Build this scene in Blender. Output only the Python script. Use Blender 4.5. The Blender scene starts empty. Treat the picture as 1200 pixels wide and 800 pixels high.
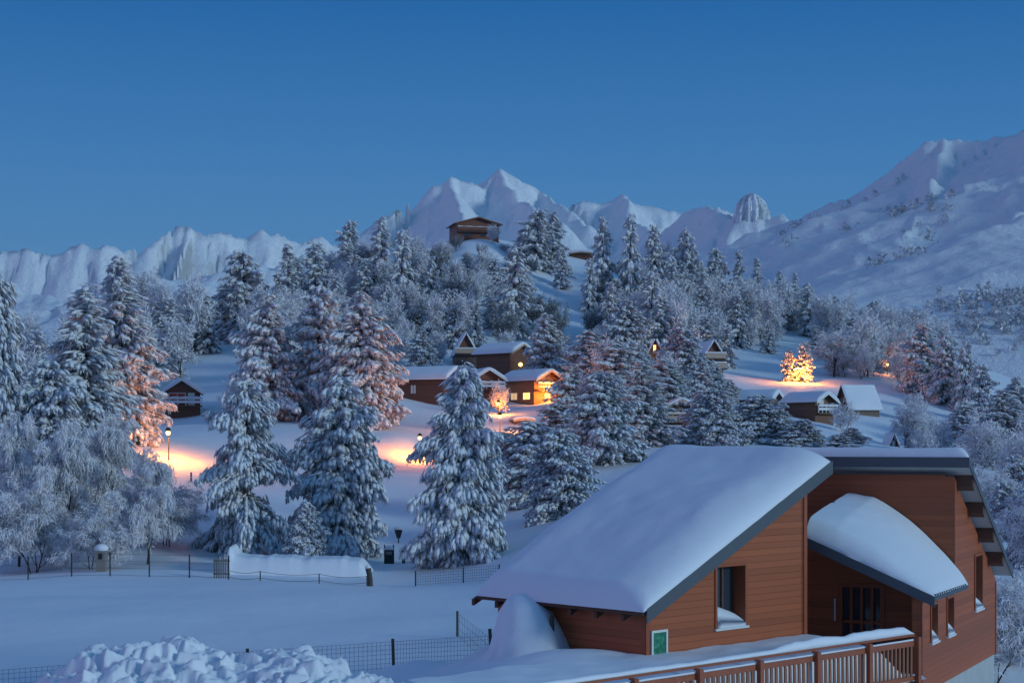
import bpy, math, random
import numpy as np
from mathutils import Vector, Matrix

rng = random.Random(7)
nr = np.random.RandomState(11)
SC = bpy.context.scene
COL = SC.collection
R = math.radians
F = 1900.0          # focal length in photo pixels
CAMZ = 8.0          # eye height
HY = 520.0          # row of the horizon

def P(px, py, Y):
    """point seen at photo pixel (px,py) at distance Y"""
    return Vector(((px - 600.0) * Y / F, Y, CAMZ - Y * (py - HY) / F))

# ---------------------------------------------------------------- meshes
class MB:
    def __init__(s):
        s.v = []; s.f = []
    def add(s, vs, fs):
        n = len(s.v)
        s.v.extend([tuple(v) for v in vs])
        s.f.extend([tuple(i + n for i in f) for f in fs])
    def obox(s, o, a, b, c):
        """box from corner o with edge vectors a,b,c"""
        o = Vector(o); a = Vector(a); b = Vector(b); c = Vector(c)
        if a.cross(b).dot(c) < 0: a, b = b, a
        vs = [o, o+a, o+a+b, o+b, o+c, o+a+c, o+a+b+c, o+b+c]
        s.add(vs, [(0,3,2,1),(4,5,6,7),(0,1,5,4),(1,2,6,5),(2,3,7,6),(3,0,4,7)])
    def box(s, x0, x1, y0, y1, z0, z1):
        s.obox((x0,y0,z0), (x1-x0,0,0), (0,y1-y0,0), (0,0,z1-z0))
    def prism(s, poly, d):
        """closed prism: polygon (list of Vectors) extruded by vector d"""
        n = len(poly); d = Vector(d)
        poly = [Vector(p) for p in poly]
        nor = Vector((0,0,0))
        for i in range(n):
            nor += poly[i].cross(poly[(i+1) % n])
        if nor.dot(d) > 0: poly = poly[::-1]
        vs = poly + [p + d for p in poly]
        fs = [tuple(range(n)), tuple(range(2*n-1, n-1, -1))]
        for i in range(n):
            j = (i+1) % n
            fs.append((j, i, i+n, j+n))
        s.add(vs, fs)
    def tube(s, pts, rad, n=6, cap=True):
        pts = [Vector(p) for p in pts]
        if not hasattr(rad, '__len__'): rad = [rad]*len(pts)
        vs = []; fs = []
        up = Vector((0,0,1))
        for i, p in enumerate(pts):
            t = (pts[min(i+1, len(pts)-1)] - pts[max(i-1, 0)]).normalized()
            u = t.cross(up if abs(t.z) < .95 else Vector((1,0,0))).normalized()
            w = u.cross(t)
            for k in range(n):
                a = 2*math.pi*k/n
                vs.append(p + (u*math.cos(a) + w*math.sin(a))*rad[i])
        for i in range(len(pts)-1):
            for k in range(n):
                l = (k+1) % n
                fs.append((i*n+k, i*n+l, (i+1)*n+l, (i+1)*n+k))
        if cap:
            fs.append(tuple(range(n))[::-1]); fs.append(tuple((len(pts)-1)*n+k for k in range(n)))
        s.add(vs, fs)
    def build(s, name, mat, parent=None, smooth=False):
        """vertices are in world space unless parent says otherwise"""
        return mesh_obj(name, s.v, s.f, mat, parent, smooth)

def fast_fill(me, v, f):
    nf, k = f.shape
    me.vertices.add(len(v)); me.vertices.foreach_set('co', np.ascontiguousarray(v, dtype=np.float32).ravel())
    me.loops.add(nf*k); me.loops.foreach_set('vertex_index', np.ascontiguousarray(f, dtype=np.int32).ravel())
    me.polygons.add(nf); me.polygons.foreach_set('loop_start', np.arange(0, nf*k, k, dtype=np.int32))
    me.update(calc_edges=True)
def mesh_obj(name, v, f, mat, parent=None, smooth=False, matidx=None):
    me = bpy.data.meshes.new(name)
    if isinstance(f, list): me.from_pydata(v if isinstance(v, list) else v.tolist(), [], f)
    else: fast_fill(me, np.asarray(v), f)
    for m in (mat if isinstance(mat, (list, tuple)) else [mat]):
        me.materials.append(m)
    if matidx is not None: me.polygons.foreach_set('material_index', matidx)
    if smooth: me.polygons.foreach_set('use_smooth', [True]*len(me.polygons))
    me.update()
    o = bpy.data.objects.new(name, me); COL.objects.link(o)
    if parent is not None: o.parent = parent
    return o

def thing(name, label, cat, loc=(0,0,0), rz=0.0, group=None):
    o = bpy.data.objects.new(name, None); COL.objects.link(o)
    o.empty_display_size = .3
    o.location = loc; o.rotation_euler = (0, 0, rz)
    tag(o, label, cat, group)
    return o
def tag(o, label=None, cat=None, group=None, kind=None):
    if label: o['label'] = label
    if cat: o['category'] = cat
    if group: o['group'] = group
    if kind: o['kind'] = kind
    return o
def copy_tree(o, parent=None):
    c = o.copy(); COL.objects.link(c)
    if parent is not None: c.parent = parent
    for ch in list(o.children): copy_tree(ch, c)
    return c

# ---------------------------------------------------------------- noise
def _hash(ix, iy, seed):
    h = (ix.astype(np.int64)*374761393 + iy.astype(np.int64)*668265263 + seed*1442695041) & 0x7fffffff
    h = ((h ^ (h >> 13)) * 1274126177) & 0x7fffffff
    h = h ^ (h >> 16)
    return (h & 0xffff) / 65535.0
def vnoise(x, y, seed=0):
    x0 = np.floor(x); y0 = np.floor(y)
    fx = x - x0; fy = y - y0
    fx = fx*fx*fx*(fx*(fx*6-15)+10); fy = fy*fy*fy*(fy*(fy*6-15)+10)
    a = _hash(x0, y0, seed); b = _hash(x0+1, y0, seed); c = _hash(x0, y0+1, seed); d = _hash(x0+1, y0+1, seed)
    return (a*(1-fx)+b*fx)*(1-fy) + (c*(1-fx)+d*fx)*fy      # 0..1
def fbm(x, y, oct=4, seed=0, ridged=False, gain=.5):
    s = np.zeros_like(x, dtype=float); a = 1.0; tot = 0
    for o in range(oct):
        n = vnoise(x*2**o + 17.3*o, y*2**o - 9.1*o, seed+o)
        if ridged: n = 1 - np.abs(2*n-1)
        s += a*n; tot += a; a *= gain
    return s/tot

# ---------------------------------------------------------------- materials
def new_mat(name):
    m = bpy.data.materials.new(name); m.use_nodes = True
    nt = m.node_tree
    return m, nt, nt.nodes['Principled BSDF']
def N(nt, t, **kw):
    n = nt.nodes.new(t)
    for k, v in kw.items():
        if hasattr(n, k): setattr(n, k, v)
        else: n.inputs[k].default_value = v
    return n
def L(nt, a, b): nt.links.new(a, b)
def mix_rgb(nt, fac, a, b):
    n = nt.nodes.new('ShaderNodeMix'); n.data_type = 'RGBA'
    if isinstance(fac, float): n.inputs[0].default_value = fac
    else: L(nt, fac, n.inputs[0])
    for i, c in ((6, a), (7, b)):
        if isinstance(c, tuple): n.inputs[i].default_value = (*c, 1)
        else: L(nt, c, n.inputs[i])
    return n.outputs[2]
def ramp(nt, src, stops):
    n = nt.nodes.new('ShaderNodeValToRGB')
    el = n.color_ramp.elements
    while len(el) < len(stops): el.new(.5)
    for e, (p, c) in zip(el, stops):
        e.position = p; e.color = (*c, 1) if isinstance(c, tuple) else (c, c, c, 1)
    L(nt, src, n.inputs[0]); return n.outputs[0]
def noise(nt, scale, detail=3, vec=None, rough=.55):
    n = N(nt, 'ShaderNodeTexNoise'); n.inputs['Scale'].default_value = scale
    n.inputs['Detail'].default_value = detail; n.inputs['Roughness'].default_value = rough
    if vec is not None: L(nt, vec, n.inputs['Vector'])
    return n.outputs['Fac']
def objvec(nt, scale=(1,1,1)):
    tc = N(nt, 'ShaderNodeTexCoord'); mp = N(nt, 'ShaderNodeMapping')
    mp.inputs['Scale'].default_value = scale
    L(nt, tc.outputs['Object'], mp.inputs['Vector']); return mp.outputs[0]
def bump(nt, bsdf, h, strength=.3, dist=.05):
    b = N(nt, 'ShaderNodeBump'); b.inputs['Strength'].default_value = strength; b.inputs['Distance'].default_value = dist
    L(nt, h, b.inputs['Height']); L(nt, b.outputs[0], bsdf.inputs['Normal'])

def snow_mat(name, c=(.80,.83,.88), scales=((6,.25,.03),(.5,.3,.25))):
    m, nt, b = new_mat(name)
    v = objvec(nt)
    n1 = noise(nt, scales[0][0], 4, v); n2 = noise(nt, scales[1][0], 3, v)
    L(nt, mix_rgb(nt, n1, tuple(x*.93 for x in c), c), b.inputs['Base Color'])
    b.inputs['Roughness'].default_value = .75; b.inputs['Specular IOR Level'].default_value = .25
    b1 = N(nt, 'ShaderNodeBump'); b1.inputs['Strength'].default_value = scales[0][1]; b1.inputs['Distance'].default_value = scales[0][2]
    b2 = N(nt, 'ShaderNodeBump'); b2.inputs['Strength'].default_value = scales[1][1]; b2.inputs['Distance'].default_value = scales[1][2]
    L(nt, n1, b1.inputs['Height']); L(nt, n2, b2.inputs['Height'])
    L(nt, b2.outputs[0], b1.inputs['Normal']); L(nt, b1.outputs[0], b.inputs['Normal'])
    return m
def flat_mat(name, c, rough=.6, metal=0, var=.25, scale=4):
    m, nt, b = new_mat(name)
    n1 = noise(nt, scale, 4, objvec(nt))
    L(nt, mix_rgb(nt, n1, tuple(x*(1-var) for x in c), tuple(min(1, x*(1+var)) for x in c)), b.inputs['Base Color'])
    b.inputs['Roughness'].default_value = rough; b.inputs['Metallic'].default_value = metal
    return m
def board_mat(name, c, pitch=.145, axis=2, rough=.6, groove=.35):
    """timber cladding: boards of the given pitch with shadow gaps, grain and weathering"""
    m, nt, b = new_mat(name)
    tc = N(nt, 'ShaderNodeTexCoord'); sp = N(nt, 'ShaderNodeSeparateXYZ'); L(nt, tc.outputs['Object'], sp.inputs[0])
    dv = N(nt, 'ShaderNodeMath', operation='DIVIDE'); L(nt, sp.outputs[axis], dv.inputs[0]); dv.inputs[1].default_value = pitch
    fl = N(nt, 'ShaderNodeMath', operation='FLOOR'); L(nt, dv.outputs[0], fl.inputs[0])
    fr = N(nt, 'ShaderNodeMath', operation='FRACT'); L(nt, dv.outputs[0], fr.inputs[0])
    wn = N(nt, 'ShaderNodeTexWhiteNoise', noise_dimensions='1D'); L(nt, fl.outputs[0], wn.inputs['W'])
    sc = (.35, .35, 14) if axis == 2 else (14, 14, .5)
    g = noise(nt, 3.0, 5, objvec(nt, sc), .65)
    big = noise(nt, .55, 3, objvec(nt))
    col = mix_rgb(nt, g, tuple(x*.72 for x in c), tuple(x*1.2 for x in c))
    col2 = mix_rgb(nt, wn.outputs['Value'], tuple(x*.66 for x in c), tuple(x*1.22 for x in c))
    cc = mix_rgb(nt, .5, col, col2)
    bm = N(nt, 'ShaderNodeMapRange'); bm.inputs[1].default_value = .35; bm.inputs[2].default_value = .75; bm.inputs[3].default_value = 0.; bm.inputs[4].default_value = .3
    L(nt, big, bm.inputs[0])
    cc = mix_rgb(nt, bm.outputs[0], cc, tuple(x*.7+.012 for x in c))
    prof = ramp(nt, fr.outputs[0], [(0., 0.), (.07, .85), (.15, 1.), (1., .55)])
    gm = ramp(nt, fr.outputs[0], [(0., groove), (.05, groove), (.10, 0.), (1., 0.)])
    cc = mix_rgb(nt, gm, cc, tuple(x*.25 for x in c))
    L(nt, cc, b.inputs['Base Color']); b.inputs['Roughness'].default_value = rough
    bump(nt, b, prof, .4, .02)
    return m
def emit_mat(name, c, s):
    m, nt, b = new_mat(name)
    b.inputs['Base Color'].default_value = (*c, 1)
    b.inputs['Emission Color'].default_value = (*c, 1); b.inputs['Emission Strength'].default_value = s
    return m

M = {}
M['snow'] = snow_mat('snow')
M['roof_snow'] = snow_mat('roof_snow', (.80,.82,.87), ((14,.14,.012),(.9,.22,.10)))
M['tree_snow'] = snow_mat('tree_snow', (.78,.80,.84), ((9,.4,.04),(2.,.3,.1)))
M['cladding'] = board_mat('cladding', (.38,.092,.028), groove=.32)
M['cladding_edge'] = flat_mat('cladding_edge', (.31,.072,.024), .55, 0, .2, 3)
M['soffit'] = flat_mat('soffit', (.44,.42,.40), .7, 0, .1)
M['fascia'] = flat_mat('fascia', (.085,.10,.115), .5, .2, .15, 2)
M['dark_timber'] = flat_mat('dark_timber', (.10,.04,.022), .6, 0, .3, 5)
M['rail'] = flat_mat('rail', (.31,.080,.034), .55, 0, .3, 6)
M['baluster'] = flat_mat('baluster', (.30,.11,.06), .6, 0, .3, 6)
M['concrete'] = flat_mat('concrete', (.42,.43,.43), .85, 0, .2, 1.5)
M['iron'] = flat_mat('iron', (.02,.025,.025), .5, .3, .3)
M['post_wood'] = flat_mat('post_wood', (.06,.055,.045), .8, 0, .4, 6)
M['grey_wood'] = flat_mat('grey_wood', (.22,.20,.18), .8, 0, .3, 6)
M['brown_wall'] = board_mat('brown_wall', (.16,.062,.03), .22)
M['red_wall'] = board_mat('red_wall', (.20,.065,.033), .22)
M['honey_wall'] = board_mat('honey_wall', (.40,.17,.06), .22)
M['grey_wall'] = board_mat('grey_wall', (.15,.10,.075), .22)
M['trim'] = flat_mat('trim', (.45,.33,.25), .6, 0, .2)
M['white_trim'] = flat_mat('white_trim', (.7,.7,.7), .6, 0, .1)
M['plaster'] = flat_mat('plaster', (.55,.53,.5), .85, 0, .15)
M['bark'] = flat_mat('bark', (.055,.042,.033), .9, 0, .5, 5)
M['curtain'] = flat_mat('curtain', (.55,.09,.04), .8, 0, .3, 5)
M['white_enamel'] = flat_mat('white_enamel', (.7,.75,.7), .4, 0, .1)
M['purple'] = flat_mat('purple', (.13,.04,.10), .4, 0, .1)
m, nt, b = new_mat('glass'); b.inputs['Base Color'].default_value = (.035,.05,.07,1); b.inputs['Roughness'].default_value = .08
b.inputs['Specular IOR Level'].default_value = .7; M['glass'] = m
M['lit_glass'] = emit_mat('lit_glass', (1.,.50,.14), 2.0)
M['lit_dim'] = emit_mat('lit_dim', (1.,.62,.30), .45)
M['bulb'] = emit_mat('bulb', (1.,.50,.13), 5)
M['wall_bulb'] = emit_mat('wall_bulb', (1.,.62,.15), 4)
# green map board, paler route patches on it
m, nt, b = new_mat('map_board')
n1 = noise(nt, 9, 5, objvec(nt)); n2 = noise(nt, 3.5, 2, objvec(nt))
c1 = mix_rgb(nt, ramp(nt, n1, [(.45,0.),(.6,1.)]), (.015,.16,.085), (.07,.30,.19))
L(nt, mix_rgb(nt, ramp(nt, n2, [(.58,0.),(.62,.7)]), c1, (.20,.34,.26)), b.inputs['Base Color'])
b.inputs['Roughness'].default_value = .35; M['map_board'] = m
# needles: dark green, rimed with frost in patches
m, nt, b = new_mat('needles')
n1 = noise(nt, 3.0, 4, objvec(nt), .7)
L(nt, mix_rgb(nt, ramp(nt, n1, [(.28,0.),(.50,1.)]), (.07,.07,.062), (.66,.67,.70)), b.inputs['Base Color'])
b.inputs['Roughness'].default_value = .85; M['needles'] = m
m, nt, b = new_mat('frost_twigs')
n1 = noise(nt, 2.0, 4, objvec(nt), .7)
L(nt, mix_rgb(nt, ramp(nt, n1, [(.35,0.),(.6,1.)]), (.62,.60,.62), (.88,.87,.90)), b.inputs['Base Color'])
b.inputs['Roughness'].default_value = .9; M['frost'] = m
m, nt, b = new_mat('dark_twigs')
n1 = noise(nt, 2.0, 4, objvec(nt), .7)
L(nt, mix_rgb(nt, ramp(nt, n1, [(.45,0.),(.65,1.)]), (.14,.14,.14), (.6,.62,.66)), b.inputs['Base Color'])
b.inputs['Roughness'].default_value = .9; M['dark_twigs'] = m
# mountains: snow, with rock where it is too steep for snow to lie
m, nt, b = new_mat('alpine')
ge = N(nt, 'ShaderNodeNewGeometry'); sp = N(nt, 'ShaderNodeSeparateXYZ'); L(nt, ge.outputs['Normal'], sp.inputs[0])
n1 = noise(nt, .02, 6, objvec(nt), .7)
ad = N(nt, 'ShaderNodeMath', operation='MULTIPLY_ADD'); L(nt, n1, ad.inputs[0]); ad.inputs[1].default_value = -.42; L(nt, sp.outputs[2], ad.inputs[2])
rk = ramp(nt, ad.outputs[0], [(.12,.8),(.30,0.)])
rc = mix_rgb(nt, noise(nt, .09, 5, objvec(nt), .7), (.16,.165,.175), (.45,.46,.48))
L(nt, mix_rgb(nt, rk, (.84,.87,.91), rc), b.inputs['Base Color']); b.inputs['Roughness'].default_value = .8
bump(nt, b, noise(nt, .045, 8, objvec(nt), .7), .8, 9.0)
M['alpine'] = m

m, nt, b = new_mat('rime_rock')
n1 = noise(nt, .12, 5, objvec(nt, (1,1,.25)), .7)
L(nt, mix_rgb(nt, ramp(nt, n1, [(.38,0.),(.6,1.)]), (.40,.42,.45), (.80,.83,.88)), b.inputs['Base Color']); b.inputs['Roughness'].default_value = .9
M['rime_rock'] = m

M['frosty_wire'] = flat_mat('frosty_wire', (.10,.11,.12), .7, 0, .5, 9)

m, nt, b = new_mat('frosty_scrub')
n1 = noise(nt, .4, 4, objvec(nt), .7)
L(nt, mix_rgb(nt, ramp(nt, n1, [(.4,0.),(.65,1.)]), (.34,.35,.37), (.76,.78,.82)), b.inputs['Base Color']); b.inputs['Roughness'].default_value = .9
M['frosty_scrub'] = m
# ---------------------------------------------------------------- ground
# heights of the land: points on the snow read off the photograph (pixel, distance), plus the land out of view
GP = [(500,800,40),(520,790,45),(600,775,42),(460,790,53),(420,800,50),(0,795,50),(200,795,50),(0,770,57),(200,775,56),
 (0,720,72),(0,685,88),(300,685,88),(300,740,66),(450,740,65),(500,700,80),(560,692,83),(150,685,88),
 (100,672,95),(0,660,105),(250,665,100),(345,660,103),(440,662,104),(520,682,92),(455,658,108),(460,630,118),(455,600,128),
 (450,570,140),(465,556,150),(440,546,160),(470,514,172),(430,512,172),(495,541,168),(480,500,190),(500,474,215),(600,522,182),(602,498,191),(600,478,215),(640,472,225),(560,520,165),
 (545,430,255),(600,434,250),(500,437,245),(205,600,118),(205,553,136),(205,524,146),(190,520,146),(212,505,172),(215,489,200),(245,450,225),(260,400,260),
 (150,560,130),(100,600,118),(0,600,115),(50,520,160),(50,450,240),(0,440,260),(350,450,215),(320,520,160),(330,600,120),
 (350,380,285),(450,380,290),(560,279,354),(535,282,350),(580,282,350),(560,276,364),(520,300,350),(600,300,350),(560,330,325),(470,310,345),(400,320,330),(330,350,310),
 (550,390,285),(650,400,285),(660,340,335),(680,299,365),(760,330,350),(830,360,345),(900,385,340),(860,420,290),(900,450,260),
 (830,442,255),(760,440,250),(700,450,225),(720,500,190),(700,560,140),(800,500,190),(890,476,230),(963,494,212),(1010,483,232),
 (935,452,255),(1045,442,280),(985,420,300),(1000,400,330),(1080,420,325),(1150,450,320),(1220,480,310),(1100,470,260),
 (1047,520,215),(1150,520,210),(1180,554,160),(1190,640,110),(1190,740,75),(1260,640,90),(960,545,130),(800,600,90),(600,600,120),(650,640,95)]
WP = [(0,0,4.0),(-20,0,3),(20,0,1),(0,20,3.4),(-10,20,3.4),(-16,30,2.2),(10,20,1.8),(30,20,-2),(-25,25,2),(2.6,33.4,3.4),(1.2,36,3.35),(-.6,39.5,3.2),(-2.5,43,2.4),
 (6,34,2.4),(9.5,37,1.2),(12.5,40,.2),(15,45,0.0),(18,45,-2),(17,55,-2),(6,52,1.0),(1,50,1.2),(10,58,0),(-6,33,2.6),(2,29.5,2.4),(5,27,1.2),(-6,41,1.6),
 (0,430,44),(110,420,28),(-100,430,20),(0,520,12),(150,520,-5),(-150,480,0),(0,700,-20),(300,700,-20),(-300,700,-20),
 (-160,330,20),(-250,300,12),(200,330,4),(300,330,-6),(250,150,-10),(-200,100,3),(-100,60,1),(60,40,-5),(100,60,-8),(0,-30,4),(-100,-30,4),(100,-30,-4)]
_pts = [P(*g) for g in GP] + [Vector(w) for w in WP]
def warp(x, y):
    yy = np.maximum(y, -35.0) + 45.0
    return x/yy*1.6, np.log(yy)
_px = np.array([p.x for p in _pts]); _py = np.array([p.y for p in _pts]); _pz = np.array([p.z for p in _pts])
_wa, _wb = warp(_px, _py)
def _k(r2): return np.where(r2 > 1e-12, .5*r2*np.log(np.maximum(r2, 1e-12)), 0)
_n = len(_wa)
_A = np.zeros((_n+3, _n+3))
_A[:_n,:_n] = _k((_wa[:,None]-_wa[None])**2 + (_wb[:,None]-_wb[None])**2) + np.eye(_n)*2e-4
_A[:_n,_n] = 1; _A[:_n,_n+1] = _wa; _A[:_n,_n+2] = _wb; _A[_n:,:_n] = _A[:_n,_n:].T
_w = np.linalg.solve(_A, np.concatenate([_pz, [0,0,0]]))
def gz_arr(x, y):
    x = np.asarray(x, float); y = np.asarray(y, float)
    sh = x.shape; x = x.ravel(); y = y.ravel()
    a, b = warp(x, y)
    out = np.zeros_like(x)
    for i in range(0, len(x), 20000):
        s = slice(i, i+20000)
        out[s] = _k((a[s,None]-_wa[None])**2 + (b[s,None]-_wb[None])**2) @ _w[:_n] + _w[_n] + _w[_n+1]*a[s] + _w[_n+2]*b[s]
    d = np.sqrt(x*x + y*y)
    amp = np.clip((y-20)/120, .05, 1.0)
    out += amp*(fbm(x/9, y/9, 3, 5)-.5)*.55 + np.clip((y-200)/200, 0, 1)*(fbm(x/30, y/30, 3, 9)-.5)*3.0
    # snow thrown up against the side wall of the house
    r2 = np.abs((x-.36)/.88)**2.3 + np.abs((y-36.2)/1.3)**2.2
    out += (1.06*np.clip(1-r2, 0, 1)**.5*(1-.25*(x-.36)) + .24*np.exp(-r2*.8))*(1+.22*(fbm(x/.8+7, y/.8, 3, 61)-.5))
    # long swells on the field
    fm = np.clip((y-50)/8, 0, 1)*np.clip((95-y)/10, 0, 1)
    out += fm*.75*(fbm(x/15+3.3, y/9, 2, 21)-.5)
    # low drift between the side wall and the road
    out += .28*np.exp(-(((x-1.2)/1.6)**2 + ((y-34.2)/1.0)**2))
    return out.reshape(sh)
def gz(x, y): return float(gz_arr(np.array([x]), np.array([y]))[0])

def grid_mesh(name, X, Y, Z, mat, smooth=True):
    nv, nu = X.shape
    v = np.stack([X, Y, Z], -1).reshape(-1, 3)
    i = np.arange((nv-1)*(nu-1)); r = i//(nu-1); c = i % (nu-1)
    a = r*nu + c
    f = np.stack([a, a+1, a+nu+1, a+nu], -1)
    return mesh_obj(name, v, f, mat, None, smooth)

# rows get sparser with distance, columns fan out
ys = np.concatenate([np.linspace(-40, 22, 18), np.linspace(23, 62, 130), 62*np.exp(np.linspace(0.012, math.log(720/62), 250))])
us = np.sinh(np.linspace(-2.6, 2.6, 330))/np.sinh(2.6)
YY, UU = np.meshgrid(ys, us, indexing='ij')
XX = UU*(60 + np.abs(YY)*.75)
o = grid_mesh('snow_ground', XX, YY, gz_arr(XX, YY), M['snow']); tag(o, kind='structure')

# ---------------------------------------------------------------- mountains
def polyline(pts): return [P(*p) for p in pts]
def ridge_field(X, Y, pl, k, rib=0., ribw=60., crest=0., seed=0, power=1.0, kback=None, ribd=90.):
    best = np.full(X.shape, -1e9); bs = np.zeros(X.shape); bd = np.zeros(X.shape)
    acc = 0.
    for a, b in zip(pl[:-1], pl[1:]):
        dx, dy = b.x-a.x, b.y-a.y; l2 = dx*dx+dy*dy; l = math.sqrt(l2)
        t = np.clip(((X-a.x)*dx + (Y-a.y)*dy)/l2, 0, 1)
        cy = a.y+t*dy
        d = np.hypot(X-(a.x+t*dx), Y-cy)
        kk = k if kback is None else kback + (k-kback)*np.clip(.5+.9*(cy-Y)/(d+1e-3), 0, 1)
        z = a.z + t*(b.z-a.z) - kk*d
        m_ = z > best
        best = np.where(m_, z, best); bs = np.where(m_, acc+t*l, bs); bd = np.where(m_, d, bd)
        acc += l
    if crest: best = best + crest*(fbm(bs/45, bs*0+seed, 4, seed)-.5)*2
    if rib:
        sw = bs/ribw + .6*fbm(X/160, Y/160, 2, seed+3)
        best = best - rib*np.clip(bd/ribd, 0, 1)*(1-fbm(sw, bd/500, 3, seed+7, True))*1.6
    return best
ys = 400*np.exp(np.linspace(0, math.log(5200/400), 560))
us = np.linspace(-1, 1, 900)
YY, UU = np.meshgrid(ys, us, indexing='ij')
XX = UU*(420 + YY*.52)
base = -25 + np.clip((YY-900)/2000, 0, 1)*60 + 18*(fbm(XX/220, YY/220, 4, 31)-.5)
left = polyline([(-500,270,2900),(-250,285,2900),(-60,300,2900),(0,297,2900),(38,289,2900),(60,297,2900),(95,285,2900),(120,290,2900),(143,289,2950),(160,287,2950),(176,280,2950),(207,266,3000),(236,273,3000),(275,279,3050),
  (295,276,3100),(305,267,3100),(320,273,3100),(345,270,3150),(380,275,3200),(410,292,3300)])
zL = ridge_field(XX, YY, left, .62, rib=105, ribw=20, crest=5, seed=3, kback=.5, ribd=120)
cen = polyline([(400,292,3330),(450,262,3390),(500,232,3450),(528,207,3500),(552,210,3500),(567,214,3550),(586,198,3600),(605,204,3600),(628,217,3600),(652,236,3600),(668,243,3600),
  (692,240,3600),(712,236,3600),(735,231,3600),(758,240,3600),(800,244,3600),(850,246,3600),(905,262,3700),(960,275,3800)])
zC = ridge_field(XX, YY, cen, .72, rib=70, ribw=75, crest=6, seed=13, kback=.6, ribd=150)
for spur, k in (([(528,207,3500),(538,250,3250),(560,285,3000)], .85), ([(586,198,3600),(612,240,3300),(660,270,3000)], .8),
             ([(735,231,3600),(745,265,3200),(790,290,2900)], .7), ([(635,222,3600),(690,262,3200)], .8)):
    zC = np.maximum(zC, ridge_field(XX, YY, polyline(spur), k, rib=40, ribw=60, crest=5, seed=23, ribd=100))
rt = polyline([(860,300,2400),(905,272,2200),(940,256,2050),(975,240,1900),(1010,222,1780),(1040,203,1680),(1070,188,1620),(1095,176,1580),(1120,179,1580),(1150,175,1560),(1180,168,1550),(1200,161,1540),(1300,130,1500),(1500,90,1450),(1800,80,1400)])
zR = ridge_field(XX, YY, rt, .40, rib=38, ribw=70, crest=6, seed=43, kback=.5, ribd=140, power=1.0)
for spur, k, rb in (([(1108,177,1580),(1085,240,1380),(1060,285,1250)], .62, 30), ([(1250,150,1500),(1215,235,1280),(1180,262,1180)], .55, 14), ([(1010,222,1780),(975,262,1550)], .6, 22)):
    zR = np.maximum(zR, ridge_field(XX, YY, polyline(spur), k, rib=rb, ribw=45, crest=5, seed=53, ribd=70))
zC = np.maximum(zC, ridge_field(XX, YY, polyline([(815,250,2600),(850,252,2480),(875,253,2450),(900,254,2450),(925,262,2400)]), .62, rib=20, ribw=40, crest=3, seed=29, ribd=60))
# the open shoulder in front of the right-hand flank
sh = polyline([(880,352,1500),(960,322,1300),(1040,304,1150),(1120,285,1080),(1200,262,1020),(1400,215,1000)])
zS = ridge_field(XX, YY, sh, .30, rib=6, ribw=80, crest=2, seed=63, kback=.35, ribd=200)
sh2 = polyline([(985,388,980),(1060,368,900),(1100,352,860),(1200,345,830),(1400,330,800)])
zS2 = ridge_field(XX, YY, sh2, .26, rib=5, ribw=60, crest=2, seed=73, kback=.2, ribd=150)
bowl = polyline([(-300,345,2150),(0,338,2150),(60,345,2100),(110,362,2000),(190,332,2150),(260,318,2300),(330,312,2400)])
zB = ridge_field(XX, YY, bowl, .30, rib=14, ribw=90, crest=4, seed=83, kback=.15, ribd=200)
ZM = np.maximum.reduce([base, zL, zC, zR, zS, zS2, zB])
h = np.clip((ZM-20)/250, 0, 1)
ZM = ZM + h*((fbm(XX/70, YY/70, 5, 91, True)-.6)*30 + (fbm(XX/190, YY/190, 4, 97, True)-.6)*34)
# rock tower on the skyline: a fluted dome
tw = P(881, 250, 2450); rad = 22.0
dd = np.sqrt((XX-tw.x)**2 + ((YY-tw.y)/1.0)**2)
ZM = -70 + (ZM+70)*np.clip((YY-420)/380, 0, 1)**.7
o = grid_mesh('mountains', XX, YY, ZM, M['alpine']); tag(o, kind='structure')
# plain reaching the horizon all round
n = 64; v = [(0,0,-40)]; f = []
for ri, rr in enumerate((1500, 4000, 9000)):
    for i in range(n):
        a = 2*math.pi*i/n; v.append((rr*math.cos(a), 1500+rr*math.sin(a), -40 - ri*20))
for i in range(n):
    j = (i+1) % n
    f.append((0, 1+i, 1+j))
    for ri in range(2):
        f.append((1+ri*n+i, 1+(ri+1)*n+i, 1+(ri+1)*n+j, 1+ri*n+j))
o = mesh_obj('far_terrain', v, f, M['snow'], None, True); tag(o, kind='structure')
# tower
v = []; f = []; na, nz = 96, 26
for k in range(nz):
    t = k/(nz-1)
    prof = 1.15 if t < .3 else 1.15*math.sqrt(max(0., 1-((t-.3)/.7)**2.3))
    for i in range(na):
        a = 2*math.pi*i/na
        fl = 1 + .09*math.sin(13*a+1.3) + .05*math.sin(29*a+2*t) + .04*math.sin(7*a)
        r_ = rad*prof*fl*(1+.05*rng.uniform(-1,1))
        v.append((tw.x + r_*math.cos(a), tw.y + r_*math.sin(a), tw.z - 34 + 62*t + (3*math.sin(3*a) if t > .6 else 0)))
for k in range(nz-1):
    for i in range(na):
        j = (i+1) % na
        f.append((k*na+i, k*na+j, (k+1)*na+j, (k+1)*na+i))
f.append(tuple((nz-1)*na+i for i in range(na)))
o = mesh_obj('rock_dome', v, f, M['rime_rock'], None, False); tag(o, kind='structure')
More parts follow.
